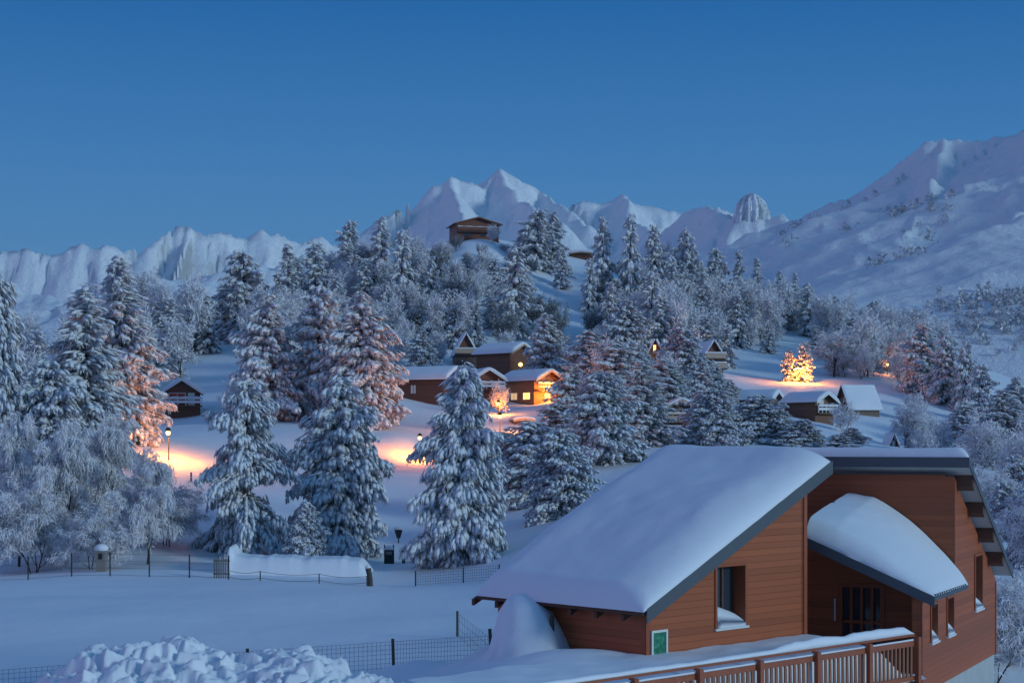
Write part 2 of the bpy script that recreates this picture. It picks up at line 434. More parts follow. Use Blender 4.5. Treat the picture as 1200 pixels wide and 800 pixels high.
# ---------------------------------------------------------------- foreground house
def V3(p, z): return Vector((p[0], p[1], z))
def unit(deg): return Vector((math.sin(R(deg)), math.cos(R(deg))))
L1 = unit(46.5); L2 = Vector((-L1.y, L1.x))           # left wing: along its gable front, along its side wall
R1 = unit(27.8); R2 = Vector((R1.y, -R1.x))           # right wing: into depth, and to the right
def along(o, d, px):
    """how far along a plan line its image crosses column px"""
    k = (px-600)/F
    return (k*o.y - o.x)/(d.x - k*d.y)
def zrow(py, Y): return CAMZ - Y*(py-HY)/F
A = Vector((157*34/F, 34.0))
house = thing('wooden_house', 'large red-brown boarded house with snow-laden lean-to roofs in the foreground', 'house', (A.x, A.y, 3.3))
HB = Vector((A.x, A.y, 3.3))
def hb(mb, name, mat, parent=None, smooth=False):
    """house meshes are written in world space; store them relative to the house"""
    mb.v = [tuple(Vector(v)-HB) for v in mb.v]
    return mb.build(name, mat, parent or house, smooth)

class Wall:
    """vertical wall along plan direction d from o; outward normal n; body goes th inwards"""
    def __init__(s, o, d, n, th=.22):
        s.o = Vector(o); s.d = Vector(d); s.n = Vector(n); s.th = th
    def p(s, u, z, out=0.): 
        q = s.o + s.d*u + s.n*out
        return Vector((q.x, q.y, z))
    def panel(s, mb, u0, u1, zb, zt0, zt1, out=0., th=None):
        th = th or s.th
        poly = [s.p(u0, zb, out), s.p(u1, zb, out), s.p(u1, zt1, out), s.p(u0, zt0, out)]
        mb.prism(poly, Vector((-s.n.x*th, -s.n.y*th, 0)))
    def build(s, mb, u0, u1, zb, ztop, holes):
        """ztop: function of u (linear between panels); holes (u0,u1,z0,z1)"""
        cuts = sorted([u0, u1] + [h[0] for h in holes] + [h[1] for h in holes])
        for a, b in zip(cuts[:-1], cuts[1:]):
            if b-a < 1e-4: continue
            hs = [h for h in holes if h[0] <= a+1e-5 and h[1] >= b-1e-5]
            if hs:
                h = hs[0]
                s.panel(mb, a, b, zb, h[2], h[2]); s.panel(mb, a, b, h[3], ztop(a), ztop(b))
            else: s.panel(mb, a, b, zb, ztop(a), ztop(b))
    def bar(s, mb, u0, u1, z0, z1, out0, out1):
        q = s.p(u0, z0, out0)
        mb.obox(q, (s.d.x*(u1-u0), s.d.y*(u1-u0), 0), (s.n.x*(out1-out0), s.n.y*(out1-out0), 0), (0,0,z1-z0))
    def window(s, u0, u1, z0, z1, depth=.2, fr=.06, mull=(), snow=.14, parent=None, sill=True, lean=1, sash=False):
        w = MB()
        rev = .03                              # timber lining of the reveal, proud of the wall
        s.bar(w, u0-.05, u0+.02, z0-.02, z1+.05, -depth-.08, rev); s.bar(w, u1-.02, u1+.05, z0-.02, z1+.05, -depth-.08, rev)
        s.bar(w, u0+.02, u1-.02, z1-.02, z1+.05, -depth-.08, rev)
        wo = hb(w, 'window', M['cladding_edge'], parent)
        g = MB(); s.bar(g, u0+.02, u1-.02, z0, z1-.02, -depth-.05, -depth-.03)
        hbc(g, 'pane', M['glass'], wo)
        fm = MB()
        fu = [u0+.02] + [u0+(u1-u0)*m_ for m_ in mull] + [u1-.02-fr]
        for a in fu: s.bar(fm, a, a+fr, z0, z1-.02, -depth-.028, -depth+.01)
        s.bar(fm, u0+.02+fr, u1-.02-fr, z1-.02-fr, z1-.02, -depth-.026, -depth+.008)
        s.bar(fm, u0+.02+fr, u1-.02-fr, z0, z0+fr, -depth-.026, -depth+.008)
        hbc(fm, 'frame', M['dark_timber'], wo)
        if sill:
            sm = MB(); s.bar(sm, u0-.07, u1+.07, z0-.05, z0-.002, -depth, .07); hbc(sm, 'sill', M['white_trim'], wo)
        if snow:
            nu, nn = 9, 5; vs = []; fs = []
            for i in range(nu):
                for j in range(nn):
                    u = u0+.025+(u1-u0-.05)*i/(nu-1); o_ = -depth+.03 + (depth+.02)*j/(nn-1)
                    e = (i/(nu-1)) if lean > 0 else 1-(i/(nu-1))
                    hh = snow*(.35+.65*(1-e)**.7)*(1-.75*(j/(nn-1))**2) + .02
                    vs.append(s.p(u, z0+hh, o_))
            for i in range(nu-1):
                for j in range(nn-1):
                    a = i*nn+j; fs.append((a, a+nn, a+nn+1, a+1))
            b0 = len(vs)
            # close the sides down to the sill
            ring = [i*nn for i in range(nu)] + [(nu-1)*nn+j for j in range(1, nn)] + [i*nn+nn-1 for i in range(nu-2, -1, -1)] + [j for j in range(nn-2, 0, -1)]
            for r_ in ring:
                q = vs[r_].copy(); q.z = z0+.001; vs.append(q)
            for k in range(len(ring)):
                k2 = (k+1) % len(ring); fs.append((ring[k], ring[k2], b0+k2, b0+k))
            m_ = MB(); m_.add(vs, fs); hbc(m_, 'snow', M['roof_snow'], wo, True)
        return wo
def hbc(mb, name, mat, parent, smooth=False):
    mb.v = [tuple(Vector(v)-HB) for v in mb.v]
    return mb.build(name, mat, parent, smooth)

def slab_snow(P00, P10, P01, P11, T, rad, nu=56, nv=56, seed=0, lip=0., parent=None, base_drop=.0, name='snow', wob=.05):
    """snow lying on a sloping rectangle P00-P10-P11-P01 (u, v). T(u,v) thickness in metres; rad = edge radius (u0,u1,v0,v1) in metres"""
    P00, P10, P01, P11 = map(Vector, (P00, P10, P01, P11))
    Lu = (P10-P00).length; Lv = (P01-P00).length
    vs = []; fs = []
    def edge(d, r):
        if r <= 0: return 1.
        q = 1 - min(max(d, 0)/r, 1); return math.sqrt(max(0, 1-q*q))
    us = [0.5-.5*math.cos(math.pi*i/(nu-1)) for i in range(nu)]; vv = [0.5-.5*math.cos(math.pi*i/(nv-1)) for i in range(nv)]
    A_ = np.array([[u*Lu for v in vv] for u in us]); B_ = np.array([[v*Lv for v in vv] for u in us])
    nz = (fbm(A_/1.1, B_/1.1, 3, seed)-.5)
    e0 = (fbm(A_/.35+3, B_/.35, 3, seed+5)-.5)
    for i, u in enumerate(us):
        for j, v in enumerate(vv):
            p = P00*(1-u)*(1-v) + P10*u*(1-v) + P01*(1-u)*v + P11*u*v
            h = T(u, v)*edge(u*Lu, rad[0])*edge((1-u)*Lu, rad[1])*edge(v*Lv, rad[2])*edge((1-v)*Lv, rad[3])
            h = h*(1+.35*wob/.05*nz[i,j]*.6) 
            # edge wander
            d = Vector((0,0,h))
            if i in (0, nu-1) or j in (0, nv-1):
                c = (P00+P10+P01+P11)/4 - p; c.z = 0
                p = p + c.normalized()*(.04*e0[i,j])
            vs.append(p + d + Vector((0,0,.004)))
    for i in range(nu-1):
        for j in range(nv-1):
            a = i*nv+j; fs.append((a, a+nv, a+nv+1, a+1))
    top = len(vs)
    ring = [i*nv for i in range(nu)] + [(nu-1)*nv+j for j in range(1, nv)] + [i*nv+nv-1 for i in range(nu-2, -1, -1)] + [j for j in range(nv-2, 0, -1)]
    for r_ in ring: vs.append(Vector(vs[r_]) - Vector((0,0,.003)))
    for k in range(len(ring)):
        k2 = (k+1) % len(ring); fs.append((ring[k2], ring[k], top+k, top+k2))
    fs.append(tuple(top+k for k in range(len(ring))))
    nrm = (P10-P00).cross(P01-P00)
    if nrm.z < 0: fs = [f[::-1] for f in fs]
    m_ = MB(); m_.add(vs, fs)
    return hbc(m_, name, M['roof_snow'], parent, True)

# ---- left wing
tB = along(A, L1, 945); B = A + L1*tB
zC0 = zrow(703, 34.0)                                   # verge at the eave
tC = along(A, L1, 961); C = A + L1*tC
zC1 = zrow(541, C.y)
slope = (zC1-zC0)/tC
FZ = .30                                                # fascia depth
ztopL = lambda u: zC0 + slope*u - FZ - .02
ZB = 2.2
fw = Wall(A, L1, Vector((L1.y, -L1.x)))
wu0, wu1 = along(A, L1, 839), along(A, L1, 873)
wy = (A + L1*((wu0+wu1)/2)).y
wz0, wz1 = zrow(734, wy), zrow(662, wy)
mb = MB(); fw.build(mb, 0, tB, ZB, ztopL, [(wu0, wu1, wz0, wz1)]); hb(mb, 'wall', M['cladding'])
LS = 4.55
sw = Wall(A, L2, Vector((-L2.y, L2.x)) if False else Vector((-L1.x, -L1.y)))
mb = MB(); sw.panel(mb, .22, LS, ZB, zC0-FZ-.02, zC0-FZ-.02); hb(mb, 'wall', M['cladding'])
bw = Wall(A + L2*LS, L1, Vector((-L1.y, L1.x)))
mb = MB(); bw.panel(mb, .22, tB, ZB, ztopL(.22), ztopL(tB)); hb(mb, 'wall', M['cladding'])
ew = Wall(B, L2, Vector((L1.x, L1.y)))
mb = MB(); ew.panel(mb, .0, LS, ZB, ztopL(tB)-.0, ztopL(tB), -.0, .2); hb(mb, 'wall', M['cladding'])
for w_, u_ in ((fw, -.012), (fw, tB-.11)):             # corner boards
    mb = MB(); w_.bar(mb, u_, u_+.12, ZB, ztopL(u_+.0)-.03, .0, .018); hb(mb, 'corner_board', M['cladding_edge'])
mb = MB(); sw.bar(mb, .004, .12, ZB, zC0-FZ-.05, .0, .018); hb(mb, 'corner_board', M['cladding_edge'])
fw.window(wu0, wu1, wz0, wz1, depth=.3, mull=(.55,), snow=.50, lean=1)
# roof deck
ov = .32
f0 = A - L1*.32 + Vector((L1.y, -L1.x))*ov; f1 = A + L1*tC + Vector((L1.y, -L1.x))*ov
b0 = f0 + L2*(LS+ov+.25); b1 = f1 + L2*(LS+ov+.55)
ze, zt = zC0 - slope*.32, zC1
TH = .10
mb = MB(); mb.prism([V3(f0,ze), V3(f1,zt), V3(f1,zt-TH), V3(f0,ze-TH)], V3(b0,0)-V3(f0,0))
roof = hb(mb, 'roof', M['fascia'])
mb = MB(); fn = Vector((L1.y, -L1.x))
q0, q1 = f0 - L1*.03, f1 + L1*.02
mb.prism([V3(q0,ze+.015-.0), V3(q1,zt+.03), V3(q1,zt+.03-FZ), V3(q0,ze+.015-FZ)], Vector((fn.x*.03, fn.y*.03, 0)))
hbc(mb, 'fascia', M['fascia'], roof)
mb = MB(); mb.prism([V3(f1+L1*.002,zt+.03), V3(f1+L1*.03,zt+.03), V3(f1+L1*.03,zt-FZ), V3(f1+L1*.002,zt-FZ)], V3(b1,0)-V3(f1,0))
hbc(mb, 'fascia', M['fascia'], roof)
# eave: gutter with dark brackets poking through the snow edge, rafter tails below
el = (b0-f0).length
mb = MB(); mb.tube([V3(f0 - L1*.05 + L2*.05, ze-.09), V3(b0 - L1*.05, ze-.09)], .045, 8); hbc(mb, 'gutter', M['dark_timber'], roof)
for i in range(17):
    q = f0 - L1*.06 + L2*(.25 + i*.335)
    if (q-f0).length > el-.1: break
    mb = MB(); hgt = .03 + .07*rng.random()
    mb.obox(V3(q, ze-.13), (L1.x*.05, L1.y*.05, 0), (L2.x*.06, L2.y*.06, 0), (-L1.x*.03, -L1.y*.03, hgt+.10)); hbc(mb, 'bracket', M['dark_timber'], roof)
for i in range(7):
    q = A + L2*(.35 + i*.78) - L1*.30
    mb = MB(); mb.obox(V3(q, ze-.30), (L1.x*.3, L1.y*.3, slope*.3), (L2.x*.09, L2.y*.09, 0), (0,0,.14)); hbc(mb, 'rafter', M['dark_timber'], roof)
slab_snow(V3(f0-L1*.13+fn*.02,ze-.05), V3(f1,zt), V3(b0-L1*.13,ze-.05), V3(b1,zt), lambda u, v: .42 + .16*math.sin(math.pi*min(1,u*1.2)) + .05*v + .12*u, (.34,.55,1.05,.9), 76, 76, 3, parent=roof, wob=.035)

# ---- right wing
S = 1.12
E = Vector((8.54*S, 33.8*S))
tF = along(E, R1, 1167); tG = along(E, R1, 1118)
Fp = E + R1*tF; G = E + R1*tG
rw = Wall(E, R1, R2)
K = E + R2*.33 - R1*.22
zK = zrow(698, K.y)
KL = along(K, -R2, 945)                                 # length of the lean-to front
zKL = zrow(629, (K-R2*KL).y)
csl = (zKL-zK)/KL
zH = zrow(545, G.y) ; rs = (zH - zrow(664, (G+R1*4.9).y))/4.9 * .97
zroofR = lambda t: zH - rs*(t-tG)                       # top of the high roof over the wall, along R1
def ztR(t): return (zK + csl*.33 - .06 - FZ*.6) if t < tG-1e-4 else zroofR(t) - .26
ZR = zrow(765, Fp.y)
rwin = []
for (xa, xb, yt, yb) in ((1090.5,1098,704,751), (1109.5,1117.0,690,743), (1142,1150.5,650,713)):
    u0, u1 = along(E, R1, xa), along(E, R1, xb); y_ = (E+R1*((u0+u1)/2)).y
    rwin.append((u0, u1, zrow(yb, y_), zrow(yt, y_)))
rwin[0] = (*rwin[0][:3], min(rwin[0][3], zK-.32)); rwin[1] = (*rwin[1][:3], min(rwin[1][3], zK-.30))
mb = MB()
cuts = [(0, tG, lambda t: zK+csl*.33-.2)]
rw.build(mb, 0, tG, ZR, lambda t: zK+csl*.33-.2, [w for w in rwin if w[1] < tG])
rw.build(mb, tG, tF, ZR, lambda t: zroofR(t)-.28, [w for w in rwin if w[0] > tG])
hb(mb, 'wall', M['cladding'])
for w_ in rwin: rw.window(*w_, depth=.15, fr=.05, snow=.42, lean=1)
for a_ in ((-.013, .11, ZR, zK-.1, 0, .02), (tF-.09, tF+.02, ZR+.0, zroofR(tF)-.35, 0, .02), (tG-.0, tG+.1, zK+.3, zH-.35, 0.002, .02)):
    mb = MB(); rw.bar(mb, *a_); hb(mb, 'corner_board', M['cladding_edge'])
mb = MB(); rw.bar(mb, .1, tF-.02, -1.5, ZR-.01, -.4, -.04); hb(mb, 'foundation', M['concrete'])
# high front wall above the lean-to, recessed entrance wall below it
uw = Wall(G, -R2, -R1)
UL = 4.6
mb = MB(); uw.panel(mb, .22, UL, zK-.2, zH-.24, zH-.24); hb(mb, 'wall', M['cladding'])
rec = 1.9
ewl = Wall(E + R1*rec, -R2, -R1)
d0, d1 = along(ewl.o, -R2, 1034), along(ewl.o, -R2, 985)
yd = (ewl.o - R2*((d0+d1)/2)).y
dz0, dz1 = zrow(775, yd), zrow(686, yd)
ztop_rec = lambda u: zK + csl*(u+.33) - .35
EL = 4.6
mb = MB(); ewl.build(mb, .22, EL, ZB-.4, ztop_rec, [(d0, d1, dz0, dz1)]); hb(mb, 'wall', M['cladding'])
# front return from corner E to the recess side (post and short wall)
mb = MB(); e2 = Wall(E, -R2, -R1); e2.bar(mb, .02, .24, ZR, zK-.1, -.22, -.002); hb(mb, 'post', M['dark_timber'])
# glazed entrance door: four tall panes between timber bars
mb = MB()
dw = (d1-d0)
ewl.bar(mb, d0-.06, d0+.05, dz0, dz1+.06, -.2, .03); ewl.bar(mb, d1-.05, d1+.06, dz0, dz1+.06, -.2, .03); ewl.bar(mb, d0+.05, d1-.05, dz1-.04, dz1+.06, -.2, .03)
door = hb(mb, 'door', M['cladding_edge'])
mb = MB()
for k in (1, 2, 3): ewl.bar(mb, d0+dw*k/4-.035, d0+dw*k/4+.035, dz0, dz1-.04, -.13, -.02)
ewl.bar(mb, d0+.05, d1-.05, dz0+.95, dz0+1.03, -.128, -.03)
hbc(mb, 'frame', M['cladding_edge'], door)
mb = MB(); ewl.bar(mb, d0+.05, d1-.05, dz0, dz1-.04, -.17, -.14); hbc(mb, 'pane', M['glass'], door)
mb = MB()
mb.tube([ewl.p(d1+.13, dz0+1.0, .05), ewl.p(d1+.13, dz0+1.55, .05)], .02, 8); hbc(mb, 'handle', M['white_trim'], door)
# upper roof: high edge towards us, falling away; verge overhang on the right carried by purlins
oh, of = .42, .30
def up(u, t):                                           # u to the right of G, t into depth from G
    q = G + R2*u + R1*t
    return Vector((q.x, q.y, zH - rs*t))
tb = (tF-tG)+.15
mb = MB(); c = [up(oh,-of), up(-UL,-of), up(-UL,tb), up(oh,tb)]
mb.prism([p - Vector((0,0,.0)) for p in c], (0,0,-.09))
uroof = hb(mb, 'roof', M['soffit'])
mb = MB(); a_, b_ = up(oh+.03,-of-.03), up(-UL,-of-.03)
mb.prism([a_+Vector((0,0,.02)), b_+Vector((0,0,.02)), b_-Vector((0,0,.24)), a_-Vector((0,0,.24))], (R1.x*.028, R1.y*.028, 0)); hbc(mb, 'fascia', M['fascia'], uroof)
mb = MB(); a_, b_ = up(oh+.03,-of+.0), up(oh+.03,tb)
mb.prism([a_+Vector((0,0,.02)), b_+Vector((0,0,.02)), b_-Vector((0,0,.16)), a_-Vector((0,0,.16))], (-R2.x*.028, -R2.y*.028, 0)); hbc(mb, 'fascia', M['fascia'], uroof)
for t in (.02, 1.28, 2.55, 3.8):
    p_ = up(-.05, t+.25); mb = MB()
    mb.obox(p_ - Vector((0,0,.38)), (R2.x*(oh+.03), R2.y*(oh+.03), 0), (R1.x*.2, R1.y*.2, -rs*.2), (0,0,.285)); hbc(mb, 'purlin', M['dark_timber'], uroof)
c = [up(oh,-of-.01), up(-UL,-of-.01), up(oh,tb), up(-UL,tb)]
slab_snow(c[0], c[1], c[2], c[3], lambda u, v: .40, (.32,.2,.30,.3), 50, 30, 8, parent=uroof)
# lean-to (porch) roof, falling to the right, deep drift of snow on it
def cp(u, t):                                           # u leftwards from K, t into depth
    q = K - R2*u + R1*t
    return Vector((q.x, q.y, zK + csl*u))
ct = tG + .20
mb = MB(); c = [cp(0,0), cp(KL,0), cp(KL,ct), cp(0,ct)]
mb.prism([p-Vector((0,0,.02)) for p in c], (0,0,-.08)); croof = hb(mb, 'canopy', M['fascia'])
mb = MB(); a_, b_ = cp(-.03,-.03), cp(KL,-.03)
mb.prism([a_+Vector((0,0,.0)), b_, b_-Vector((0,0,.24)), a_-Vector((0,0,.24))], (R1.x*.028, R1.y*.028, 0)); hbc(mb, 'fascia', M['fascia'], croof)
mb = MB(); a_, b_ = cp(-.03,.0), cp(-.03,ct)
mb.prism([a_+Vector((0,0,.0)), b_, b_-Vector((0,0,.1)), a_-Vector((0,0,.1))], (-R2.x*.028, -R2.y*.028, 0)); hbc(mb, 'fascia', M['fascia'], croof)
def Tc(u, v):                                           # u from eave upwards, v from front to back
    return (.05 + 1.10*math.sin(math.pi*.5*min(1, u/.78))**.85*(1-.18*max(0,u-.78)/.22)) * (.36+.64*v**.75)
slab_snow(cp(-.02,-.02), cp(KL,-.02), cp(-.02,ct-.02), cp(KL,ct-.02), Tc, (.18,.0,.40,.0), 80, 50, 17, parent=croof, wob=.025)
for i in range(15):                                     # serrated drip edge along the eave
    mb = MB(); p_ = cp(-.035, .08 + i*.225); mb.obox(p_-Vector((0,0,.02)), (-R2.x*.05,-R2.y*.05,0), (R1.x*.07,R1.y*.07,0), (0,0,.07)); hbc(mb, 'snow_stop', M['fascia'], croof)

# ---- notice board on the gable front
u0, u1 = along(A, L1, 763.5), along(A, L1, 778.5)
z0, z1 = zrow(768, A.y+.3), zrow(740, A.y+.3)
nb_ = thing('notice_board', 'green map board in a pale frame fixed to the brown gable wall', 'notice board', fw.p((u0+u1)/2, z0, .03))
o3 = fw.p((u0+u1)/2, z0, .03)
def rel(mb, o): mb.v = [tuple(Vector(v)-Vector(o)) for v in mb.v]; return mb
mb = MB(); fw.bar(mb, u0, u1, z0, z1, .022, .04); rel(mb, o3).build('board', M['map_board'], nb_)
mb = MB(); t_ = .05
fw.bar(mb, u0-t_, u0, z0-t_, z1+t_, .02, .06); fw.bar(mb, u1, u1+t_, z0-t_, z1+t_, .02, .06); fw.bar(mb, u0, u1, z1, z1+t_, .02, .06); fw.bar(mb, u0, u1, z0-t_, z0, .02, .06)
rel(mb, o3).build('frame', M['white_enamel'], nb_)

# ---- boarded walkway with its railing, parallel to the gable front
hc = 4.36
Yr = lambda py: hc*F/(py-HY)
Q1 = Vector((Yr(742)*(1071-600)/F, Yr(742)))
Q0 = Q1 - L1*9.5
zc = CAMZ - hc
wk = thing('railed_walkway', 'red-brown timber walkway railing with snow on its handrail in front of the house', 'railing', V3(Q1, zc-1.1))
oW = V3(Q1, zc-1.1)
rl = Wall(Q1, -L1, Vector((L1.y, -L1.x)))               # u runs back towards the camera, normal faces us
def wb(mb, name, mat, parent=None, smooth=False): return rel(mb, oW).build(name, mat, parent or wk, smooth)
RLEN = 13.0
posts = [0.0] + [along(Q1, -L1, x) for x in (1014, 953, 886, 815, 739, 655, 560, 450)]
posts = [u for u in posts if 0 <= u < RLEN]
mb = MB(); rl.bar(mb, -.05, RLEN, zc-.06, zc-.01, -.19, .0); cap = wb(mb, 'handrail', M['rail'])
mb = MB(); rl.bar(mb, .05, RLEN, zc-.27, zc-.15, .0, .06); toprail = wb(mb, 'rail', M['rail'])
mb = MB(); rl.bar(mb, .05, RLEN, zc-1.06, zc-.96, .0, .06); wb(mb, 'rail', M['rail'])
for u in posts:
    mb = MB(); rl.bar(mb, u-.06, u+.06, zc-1.3, zc-.09, .065, .165); rl.bar(mb, u-.055, u+.055, zc-.06-.03, zc-.06, .0, .16); wb(mb, 'post', M['rail'])
ub = .16
while ub < RLEN-.1:
    if min(abs(ub-u) for u in posts) > .085:
        mb = MB(); rl.bar(mb, ub-.028, ub+.028, zc-.97, zc-.26, .012, .045); wb(mb, 'baluster', M['baluster'])
    ub += .158
mb = MB(); rl.bar(mb, -.1, RLEN, zc-1.3, zc-1.1, -2.6, .05); wb(mb, 'deck', M['dark_timber'])
def cap_snow(W_, u0, u1, out0, out1, z, T, parent, seed, n=60):
    vs = []; fs = []; m_ = 7
    un = np.linspace(0, 1, n); hn = fbm(un*(u1-u0)/.7, un*0+seed, 3, seed)
    for i in range(n):
        for j in range(m_):
            a = math.pi*j/(m_-1); w = .5-.5*math.cos(a)
            h_ = T(un[i])*(.75+.5*hn[i])*math.sin(a)**.6
            vs.append(W_.p(u0+(u1-u0)*un[i], z+.002+h_, out0+(out1-out0)*w))
    for i in range(n-1):
        for j in range(m_-1):
            a = i*m_+j; fs.append((a, a+1, a+m_+1, a+m_))
        fs.append((i*m_, (i+1)*m_, (i+1)*m_+m_-1, i*m_+m_-1))
    q = MB(); q.add(vs, fs); return wb(q, 'snow', M['roof_snow'], parent, True)
cap_snow(rl, -.04, RLEN-.02, -.18, -.01, zc-.008, lambda u: (.17*min(1, u*40)*(1 if u < .33 else max(.35, 1-(u-.33)*9)) + .02), cap, 5, 120)
cap_snow(rl, .08, RLEN-.02, .003, .055, zc-.149, lambda u: .035, toprail, 6, 120)
# snow packed behind the balusters, falling away towards the porch
nU, nV = 90, 30
uu = np.linspace(-.6, RLEN, nU); vv = np.linspace(0, 1, nV)
UU_, VV_ = np.meshgrid(uu, vv, indexing='ij')
depth_ = 2.55
lo = zc-1.05
prof = np.clip((UU_-.1)/1.15, 0, 1)
HH = lo + .03 + (prof**1.0)*(.80 + .18*VV_) + .10*(fbm(UU_/.8, VV_*3, 3, 77)-.5)
X_ = rl.o.x + rl.d.x*UU_ + rl.n.x*(-.03-VV_*depth_); Y_ = rl.o.y + rl.d.y*UU_ + rl.n.y*(-.03-VV_*depth_)
HH[:,0] = lo-.05; HH[:,1] -= .10                          # the face of the drift behind the balusters
X_[:,1] = X_[:,0] - rl.n.x*.02; Y_[:,1] = Y_[:,0] - rl.n.y*.02
v = np.stack([X_-oW.x, Y_-oW.y, HH-oW.z], -1).reshape(-1,3)
i = np.arange((nU-1)*(nV-1)); r_ = i//(nV-1); c_ = i % (nV-1); a = r_*nV+c_
o = mesh_obj('snow', v, np.stack([a, a+nV, a+nV+1, a+1], -1), M['roof_snow'], wk, True)
# ---------------------------------------------------------------- chalets
class Loc:
    """collects meshes of one thing written in its own frame"""
    def __init__(s, name, label, cat, px, Y, rz, dz=0., py=None, group=None):
        x = (px-600)*Y/F
        z = gz(x, Y)+dz if py is None else zrow(py, Y)
        s.t = thing(name, label, cat, (x, Y, z), R(rz), group)
    def part(s, name, mat, fn, parent=None, smooth=False):
        m_ = MB(); fn(m_); return m_.build(name, M[mat], parent or s.t, smooth)
def roof_snow_profile(W2, zE, rise, T, r=.25, n=16):
    """cross-section (x,z) of the snow on a gable roof"""
    pts = []
    for i in range(n+1):
        x = -W2 + 2*W2*i/n
        a = abs(x)/W2
        z = zE + rise*(1-a)
        e = math.sqrt(max(0, 1 - max(0, (a-(1-r))/r)**2))
        z += T*(.12+.88*e) - .35*rise*(1-min(1, a/.25))**2*.35
        pts.append((x, z))
    return pts
def chalet(name, label, px, Y, rz, W, Lh, Hw, rise, wall='brown_wall', base=None, baseh=0., ov=.45, T=.45, py=None, dz=-.2,
           balcony=None, wins=(), sides=(), door=None, trim='trim', group='wooden chalets on the snowy slope', sink=2.0, front_ov=.8, gablewall=None):
    c = Loc(name, label, 'chalet', px, Y, rz, dz, py, group)
    w2 = W/2
    if baseh:
        c.part('base', base, lambda m_: m_.box(-w2+.02, w2-.02, .02, Lh-.02, -sink, baseh))
    z0 = baseh if baseh else -sink
    def body(m_):
        m_.prism([(-w2,0,z0),(w2,0,z0),(w2,0,Hw),(0,0,Hw+rise*(w2/(w2+ov))-.02),(-w2,0,Hw)], (0,Lh,0))
    wall_o = c.part('wall', wall, body)
    zE = Hw - rise*ov/(w2+ov) + .03; W2 = w2+ov; tr = zE+rise+.0
    def rf(m_):
        for s_ in (-1, 1):
            m_.prism([(0,-front_ov,tr),(s_*W2,-front_ov,zE),(s_*W2,-front_ov,zE+.14),(0,-front_ov,tr+.14)], (0,Lh+front_ov+.5,0))
    roof_o = c.part('roof', 'dark_timber', rf)
    for s_ in (-1, 1):
        c.part('fascia', trim, lambda m_: m_.prism([(0,-front_ov-.04,tr-.12),(s_*(W2+.02),-front_ov-.04,zE-.12),(s_*(W2+.02),-front_ov-.04,zE+.16),(0,-front_ov-.04,tr+.16)], (0,.036,0)), roof_o)
    def sn(m_):
        pr = roof_snow_profile(W2+.06, zE+.15, rise, T)
        ysn = [-front_ov-.02, -front_ov+.02, -front_ov+.14, -front_ov+.35] + list(np.linspace(.4, Lh+.1, 8)) + [Lh+.35, Lh+.48, Lh+.52]
        n_ = len(pr); vs = []; fs = []
        for k, y in enumerate(ysn):
            e = min(k, len(ysn)-1-k); q = (.35, .7, .92, 1.)[min(e, 3)]
            wob = .06*math.sin(y*1.7+px) 
            for (x, z) in pr:
                b_ = zE+.15+rise*(1-abs(x)/(W2+.06))
                vs.append((x, y, b_ + (z-b_)*q*(1+wob)))
        for k in range(len(ysn)-1):
            for i in range(n_-1):
                a = k*n_+i; fs.append((a, a+1, a+n_+1, a+n_))
        # underside
        u = len(vs)
        for k in (0, len(ysn)-1):
            for (x, z) in pr: vs.append((x, ysn[k], zE+.145+rise*(1-abs(x)/(W2+.06))))
        for i in range(n_-1):
            fs.append((u+i, u+i+1, i+1, i)); a = (len(ysn)-1)*n_+i; fs.append((a, a+1, u+n_+i+1, u+n_+i))
            fs.append((u+i+1, u+i, u+n_+i, u+n_+i+1))
        for i in (0, n_-1):
            col = [k*n_+i for k in range(len(ysn))]
            fs.append(tuple([u+i] + col + [u+n_+i]) if i == 0 else tuple([u+n_+i] + col[::-1] + [u+i]))
        m_.add(vs, fs)
    c.part('snow', 'roof_snow', sn, roof_o, True)
    def window(face, a, z, ww, hh, glass):
        # face f: front gable; l / r: long sides
        def bx(m_, a0, a1, z0_, z1_, o0, o1):
            if face == 'f': m_.box(a0, a1, -o1, -o0, z0_, z1_)
            elif face == 'l': m_.box(-w2-o1, -w2-o0, a0, a1, z0_, z1_)
            else: m_.box(w2+o0, w2+o1, a0, a1, z0_, z1_)
        def fr(m_):
            t_ = .09
            bx(m_, a-ww/2-t_, a-ww/2, z-t_, z+hh+t_, -.05, .06); bx(m_, a+ww/2, a+ww/2+t_, z-t_, z+hh+t_, -.05, .06)
            bx(m_, a-ww/2, a+ww/2, z-t_, z, -.05, .06); bx(m_, a-ww/2, a+ww/2, z+hh, z+hh+t_, -.05, .06); bx(m_, a-.03, a+.03, z, z+hh, -.02, .045)
        wo = c.part('window', trim, fr)
        c.part('pane', glass, lambda m_: bx(m_, a-ww/2, a+ww/2, z, z+hh, .005, .02), wo)
    for (a, z, ww, hh, gl) in wins: window('f', a, z, ww, hh, gl)
    for (fc, a, z, ww, hh, gl) in sides: window(fc, a, z, ww, hh, gl)
    if door:
        a, z, ww, hh, mt = door
        c.part('door', mt, lambda m_: m_.box(a-ww/2, a+ww/2, -.05, -.002, z, z+hh))
